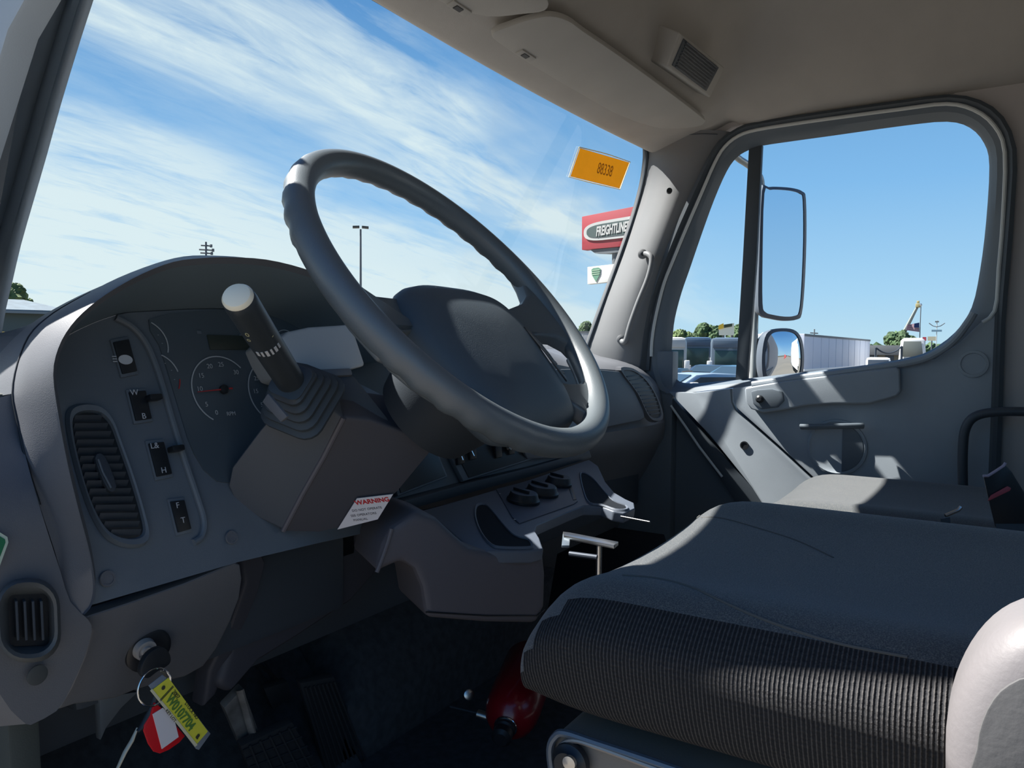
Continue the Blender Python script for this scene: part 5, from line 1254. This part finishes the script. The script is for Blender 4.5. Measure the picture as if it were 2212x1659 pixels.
# billboard
pl3, r3, n3 = vplane(1572, 75, 0)
bb = thing('billboard', 'far white billboard with a yellow corner and black lettering', 'billboard', gz(1572, 75))
bq_ = hits([(1552, 703), (1586, 698), (1586, 724), (1553, 724)], pl3)
prism('board', bq_, -n3 * .3, mat('board_cream', (.80, .80, .66), .7), bb, bevel=0)
prism('yellow_corner', [bq_[0] + n3 * .05, bq_[0].lerp(bq_[1], .32) + n3 * .05 + V((0, 0, .15)), bq_[0].lerp(bq_[1], .34) + n3 * .05 - V((0, 0, .35)), bq_[0] + n3 * .05 - V((0, 0, .40))], n3 * .05, mat('board_yellow', (.85, .55, .06), .7), bb, bevel=0)
prism('dark_band', [bq_[0].lerp(bq_[1], .36) + n3 * .05, bq_[1].lerp(bq_[0], .12) + n3 * .05, bq_[1].lerp(bq_[0], .14) + n3 * .05 - V((0, 0, .30)), bq_[0].lerp(bq_[1], .36) + n3 * .05 - V((0, 0, .32))], n3 * .04, mat('board_dark', (.05, .07, .04), .7), bb, bevel=0)
for px in (1562, 1580):
    g0 = gz(px, 75.3); tube('post', [g0, V((g0.x, g0.y, P_(px, 724, 75).z))], .12, POLE, bb, segs=6)
# long grey trailer
def trailer(label, pxa, da, pxb, db, ya, m, zb=1.05, rear=None, cat='trailer'):
    a = gz(pxa, da); b = gz(pxb, db); H_ = P_(pxa, ya, da).z; r = (b - a).normalized(); f = V((0, 0, 1)).cross(r)
    if f.dot(side_dirs((pxa + pxb) / 2)[1]) < 0: f = -f
    L_ = (b - a).length; t = thing('box_trailer', label, cat, a + r * L_ / 2)
    lbox('box_body', a, r, f, 0, L_, 0, 2.5, zb, H_, m, t, bevel=.04)
    lbox('top_rail', a, r, f, 0, L_, -.03, 0, H_ - .12, H_, POLE, t, bevel=0)
    lbox('bottom_rail', a, r, f, 0, L_, -.03, 0, zb, zb + .12, WHITE, t, bevel=0)
    n = 10
    for k in range(1, n): lbox('panel_rib', a, r, f, L_ * k / n - .02, L_ * k / n + .02, -.02, 0, zb + .1, H_ - .1, m, t, bevel=0)
    for x in (L_ * .12, L_ * .22): wheel_(a, r, f, x, .15, .5, t)
    for x in (L_ * .80,): lbox('landing_leg', a, r, f, x, x + .15, .3, .45, 0, zb, DARK, t, bevel=0)
    lbox('chassis', a, r, f, 0, L_, .4, 2.0, .75, zb, DARK, t, bevel=0)
    return t
trailer('long pale lilac grey box trailer beyond the passenger window', 1737, 40, 1879, 56, 721, mat('trailer_grey', (.58, .61, .70), .6))
trailer('white box trailer seen through the gap in the wheel spokes', 1040, 60, 1285, 56, 716, mat('trailer_white', (.42, .43, .44), .5))
car('white low car roof in front of the grey trailer', 1772, 15, 4.6, 1.60, mat('white_car_paint', (.70, .70, .69), .3, coat=.5), radians(6))
car('pale car seen low through the wheel spokes', 1190, 30, 4.6, 1.75, SILV, radians(5), group='cars ahead of the truck')
# white van
r, f = side_dirs(1970); o = gz(1970, 50); van = thing('van', 'white van with a large pale rear window by the round tree', 'van', o)
Hv = P_(1970, 730, 50).z
vp_ = [(-.42, .3), (-.44, 1.2), (-.36, Hv - .15), (-.25, Hv), (.30, Hv), (.40, Hv - .15), (.47, 1.2), (.46, .3)]
prism('body', [o + r * a * 1.85 + V((0, 0, b)) for a, b in vp_], f * 4.6, WHITE, van, bevel=.10)
prism('rear_window', [o + r * a * 1.85 - f * .02 + V((0, 0, b)) for a, b in ((-.32, Hv - .55 * (Hv - 1.2) - .22), (-.27, Hv - .22), (.28, Hv - .22), (.36, Hv - .55 * (Hv - 1.2) - .22))], -f * .02, mat('van_glass', (.16, .17, .15), .2), van, bevel=.01)
for s in (-.5, .56): wheel_(o, f, r, .8, s * 1.4 - .1, .35, van)
# smaller things to the right
bld = thing('low_building', 'low grey roofed building beyond the trailer end', 'building', gz(1918, 70))
o = gz(1918, 70); r, f = side_dirs(1918); Hb = P_(1918, 746, 70).z
lbox('wall', o, r, f, -2.0, 2.6, 0, 5, 0, Hb - .8, mat('wall_beige', (.16, .15, .12), .8), bld)
prism('roof', [o + r * a + V((0, 0, b)) - f * .3 for a, b in ((-2.2, Hb - .9), (-1.6, Hb), (2.6, Hb), (3.0, Hb - .9))], f * 5.6, mat('roof_grey', (.12, .13, .14), .8), bld, bevel=.02)
for k in range(3): lbox('window', o, r, f, -1.5 + k * 1.3, -.8 + k * 1.3, -.05, .02, 1.0, 1.9, DARK, bld)
pk = thing('pickup', 'white pickup nose beside the grey trailer end', 'truck', gz(1898, 33)); o = gz(1898, 33); r, f = side_dirs(1898)
lbox('bonnet', o, r, f, -.55, .55, 0, 1.6, .6, 1.25, WHITE, pk, bevel=.15); lbox('cab', o, r, f, -.5, .5, 1.2, 3, 1.1, 1.85, WHITE, pk, bevel=.15)
lbox('windscreen', o, r, f, -.42, .42, 1.15, 1.2, 1.3, 1.75, mat('pickup_glass', (.05, .06, .08), .1), pk, bevel=.02)
lbox('grille', o, r, f, -.3, .3, -.03, .02, .75, 1.1, DARK, pk, bevel=.02)
for s in (-1, 1): wheel_(o, f, r, .5, s * .45, .36, pk)
cr = thing('crane', 'far yellow tipped crane boom leaning up from behind the round tree', 'crane', gz(1925, 97))
a = gz(1925, 97); tipc = P_(1983, 660, 97)
tube('boom', [a + V((0, 0, 1.5)), tipc], [.34, .16], mat('crane_grey', (.14, .16, .15), .6), cr, segs=6)
box('boom_tip', tipc, (.9, .5, .5), mat('crane_yellow', (.38, .33, .16), .6), cr, bevel=.05)
box('boom_tip_pulley', tipc + V((0, 0, .45)), (.35, .3, .3), mat('crane_yellow2', (.38, .33, .16), .6), cr, bevel=.05)
box('crane_base', a + V((0, 0, 1)), (3, 3, 2), mat('crane_base_paint', (.2, .18, .1), .6), cr, bevel=.1)
fp_ = thing('flagpole', 'thin flagpole to the right of the crane boom', 'flagpole', gz(1986, 62)); g0 = gz(1986, 62)
tube('pole', [g0, V((g0.x, g0.y, P_(1986, 662, 62).z))], .035, POLE, fp_, segs=6)
lathe('ball', V((g0.x, g0.y, P_(1986, 662, 62).z)), (0, 0, 1), [(.02, 0), (.10, .08), (.10, .16), (.01, .24)], METAL, fp_, segs=10)
fg = thing('flag', 'stars and stripes flag flying left of the flagpole', 'flag', P_(1972, 716, 62))
tr0, tl0, bl0, br0 = P_(1986, 697, 62), P_(1960, 702, 62), P_(1957, 713, 62), P_(1986, 717, 62)
FR, FW, FB = mat('flag_red', (.26, .05, .09), .8), mat('flag_white', (.40, .40, .42), .8), mat('flag_blue', (.02, .04, .14), .8)
ffn = -side_dirs(1972)[1]
for k in range(13):
    a, b = k / 13, (k + 1) / 13; strip = []
    up, dn2 = [], []
    for j in range(9):
        u_ = j / 8; wv = ffn * .18 * sin(u_ * 7) * u_
        up.append(tr0.lerp(tl0, u_).lerp(br0.lerp(bl0, u_), a) + wv); dn2.append(tr0.lerp(tl0, u_).lerp(br0.lerp(bl0, u_), b) + wv)
    loft('stripe', [up, dn2], FR if k % 2 == 0 else FW, fg, solid=.01, smooth=False)
prism('canton', [tr0 + ffn * .2, tr0.lerp(tl0, .42) + ffn * .25, tr0.lerp(tl0, .42).lerp(br0.lerp(bl0, .42), .54) + ffn * .25, tr0.lerp(br0, .54) + ffn * .2], ffn * .02, FB, fg, bevel=0)
tw_ = thing('radio_mast', 'tiny far mast with curved arms right of the flag', 'mast', gz(2022, 110)); g0 = gz(2022, 110)
def mz(y): return P_(2022, y, 110).z
r, f = side_dirs(2022)
tube('pole', [g0, V((g0.x, g0.y, mz(692)))], .05, SIGNW, tw_, segs=6)
for s in (-1, 1): tube('curved_arm', [V((g0.x, g0.y, mz(706))), V((g0.x, g0.y, mz(704))) + r * s * .5, V((g0.x, g0.y, mz(698))) + r * s * 1.0], .06, POLE, tw_, segs=5)
box('name_board', V((g0.x, g0.y, mz(714.5))), (1.3, .2, .28), mat('board_blue_grey', (.12, .22, .30), .7), tw_, ax=(r, f, (0, 0, 1)), bevel=0)
box('top_board', V((g0.x, g0.y, mz(695))), (.5, .2, .2), POLE, tw_, ax=(r, f, (0, 0, 1)), bevel=0)
for lb, px, d, x0, x1, y0, y1, c_ in (('small red sign board behind the white van', 1997, 57, 1993, 2001, 728, 736, (.40, .05, .07)), ('small cream sign board right of the red one', 2012, 57, 2004, 2022, 727, 736, (.45, .42, .30))):
    pl4, r4, n4 = vplane(px, d); s_ = thing('roadside_sign', lb, 'sign', gz(px, d), 'small signs behind the white van')
    prism('board', hits([(x0, y0), (x1, y0), (x1, y1), (x0, y1)], pl4), -n4 * .1, mat('roadside_sign_paint', c_, .6), s_, bevel=0)
    g0 = gz(px, d + .2); tube('post', [g0, V((g0.x, g0.y, P_(px, y1, d).z))], .05, POLE, s_, segs=6)
car('white car nose far right under the window corner', 2042, 34, 4.2, 1.5, WHITE, radians(80))
# power lines dip between the trailer and van
pw = thing('sagging_cable', 'dark cable sagging in front of the low building', 'cable', gz(1915, 50))
tube('cable', spl([P_(1892, 751, 50), P_(1905, 760, 50), P_(1920, 763, 50), P_(1936, 758, 50), P_(1948, 748, 50)], 4), .05, DARK, pw, segs=6)
for px, y in ((1892, 751), (1948, 748)): tube('cable_post', [gz(px, 50), P_(px, y, 50)], .07, DARK, pw, segs=6)
aa = thing('aerial', 'small aerial standing behind the grey trailer roof', 'aerial', gz(1758, 62)); g0 = gz(1758, 62)
tube('rod', [g0, V((g0.x, g0.y, P_(1758, 711, 62).z))], .05, POLE, aa, segs=5); tube('crossbar', [P_(1750, 719, 62), P_(1767, 720, 62)], .05, POLE, aa, segs=5)

# ---- left: house with a long slate roof, a yellow rail and parked things
r, f = side_dirs(30); o = gz(30, 48); hs = thing('house', 'long low house with a blue grey slate roof at the left edge', 'building', o)
He = P_(30, 672, 48).z; Hr = P_(30, 648, 48).z
lbox('wall', o, r, f, -6, 3.0, 0, 7, 0, He, mat('house_wall', (.075, .10, .10), .8), hs, bevel=.03)
rf = [o + r * -6.6 + V((0, 0, He - .1)) - f * .5, o + r * 3.3 + V((0, 0, He - .1)) - f * .5, o + r * .6 + V((0, 0, Hr)) + f * 3, o + r * -6.4 + V((0, 0, Hr)) + f * 3]
prism('roof', rf, (0, 0, .18), mat('slate', (.10, .14, .17), .7, var=.15, vscale=2), hs, bevel=0)
prism('roof_back', [rf[2], rf[3], rf[3] + f * 3.8 - V((0, 0, Hr - He)), rf[1] + f * 7.6], (0, 0, .18), mat('slate_back', (.10, .14, .17), .7), hs, bevel=0)
for k in range(5): lbox('window', o, r, f, -5 + k * 1.5, -4.1 + k * 1.5, -.05, .02, 1.0, 2.1, mat('house_glass', (.05, .07, .08), .2), hs, bevel=.01)
lbox('gutter', o, r, f, -6.6, 3.2, -.62, -.50, He - .15, He, mat('gutter_paint', (.16, .20, .22), .6), hs, bevel=0)
ye = thing('yellow_rail', 'yellow safety rail in front of the house at the left', 'rail', gz(25, 30)); o = gz(25, 30); r, f = side_dirs(25); zr = P_(25, 722, 30).z
lbox('rail_bar', o, r, f, -3, .75, 0, .12, zr - .09, zr + .09, mat('safety_yellow', (.42, .30, .035), .5), ye)
for k in range(3): lbox('rail_post', o, r, f, -2 + k * 1.2, -1.9 + k * 1.2, 0, .1, 0, zr, mat('safety_yellow_post', (.42, .30, .035), .5), ye, bevel=0)
hg = bank('shrubs', -30, 60, 34, 738, 'brownish shrubs under the yellow rail', 9, mat('dry_leaves', (.10, .08, .06), .9, var=.4, vscale=2))

# ---- behind the truck, reflected in the lower mirror
def big_truck(label, c, heading, s=1.0):
    r = V((cos(heading), sin(heading), 0)); f = V((-r.y, r.x, 0)); t = thing('parked_truck', label, 'truck', c, 'white trucks parked behind, in the mirror')
    lbox('cab', c, r, f, -1.1, 1.1, 0, 2.2, 1.0, 2.9, WHITE, t, bevel=.15); lbox('bonnet', c, r, f, -.8, .8, -1.5, 0, .8, 1.9, WHITE, t, bevel=.25)
    lbox('windscreen', c, r, f, -.95, .95, -.04, .02, 1.95, 2.6, mat('truck_glass', (.04, .05, .06), .1), t, bevel=.02)
    lbox('grille', c, r, f, -.5, .5, -1.54, -1.45, .9, 1.7, CHROME, t, bevel=.03); lbox('box', c, r, f, -1.2, 1.2, 2.4, 9, 1.1, 3.8, WHITE, t, bevel=.05)
    for y in (-.9, 6.5, 7.6):
        for sg in (-1, 1): wheel_(c, f, r, y, sg * 1.0 - .12, .5, t)
    return t
for k in range(4):
    big_truck(('white truck reflected nearest in the convex mirror', 'white truck reflected second in the convex mirror', 'white truck reflected third in the convex mirror', 'white truck reflected last in the convex mirror')[k], V((6.5 + k * 3.6, -16 - k * 5, 0)), radians(12))
rb = thing('red_container', 'red container far behind, reflected in the convex mirror', 'container', V((2.5, -46, 0)))
box('container_body', (2.5, -46, 1.3), (3, 5, 2.6), mat('container_red', (.30, .04, .04), .6), rb, bevel=.05)
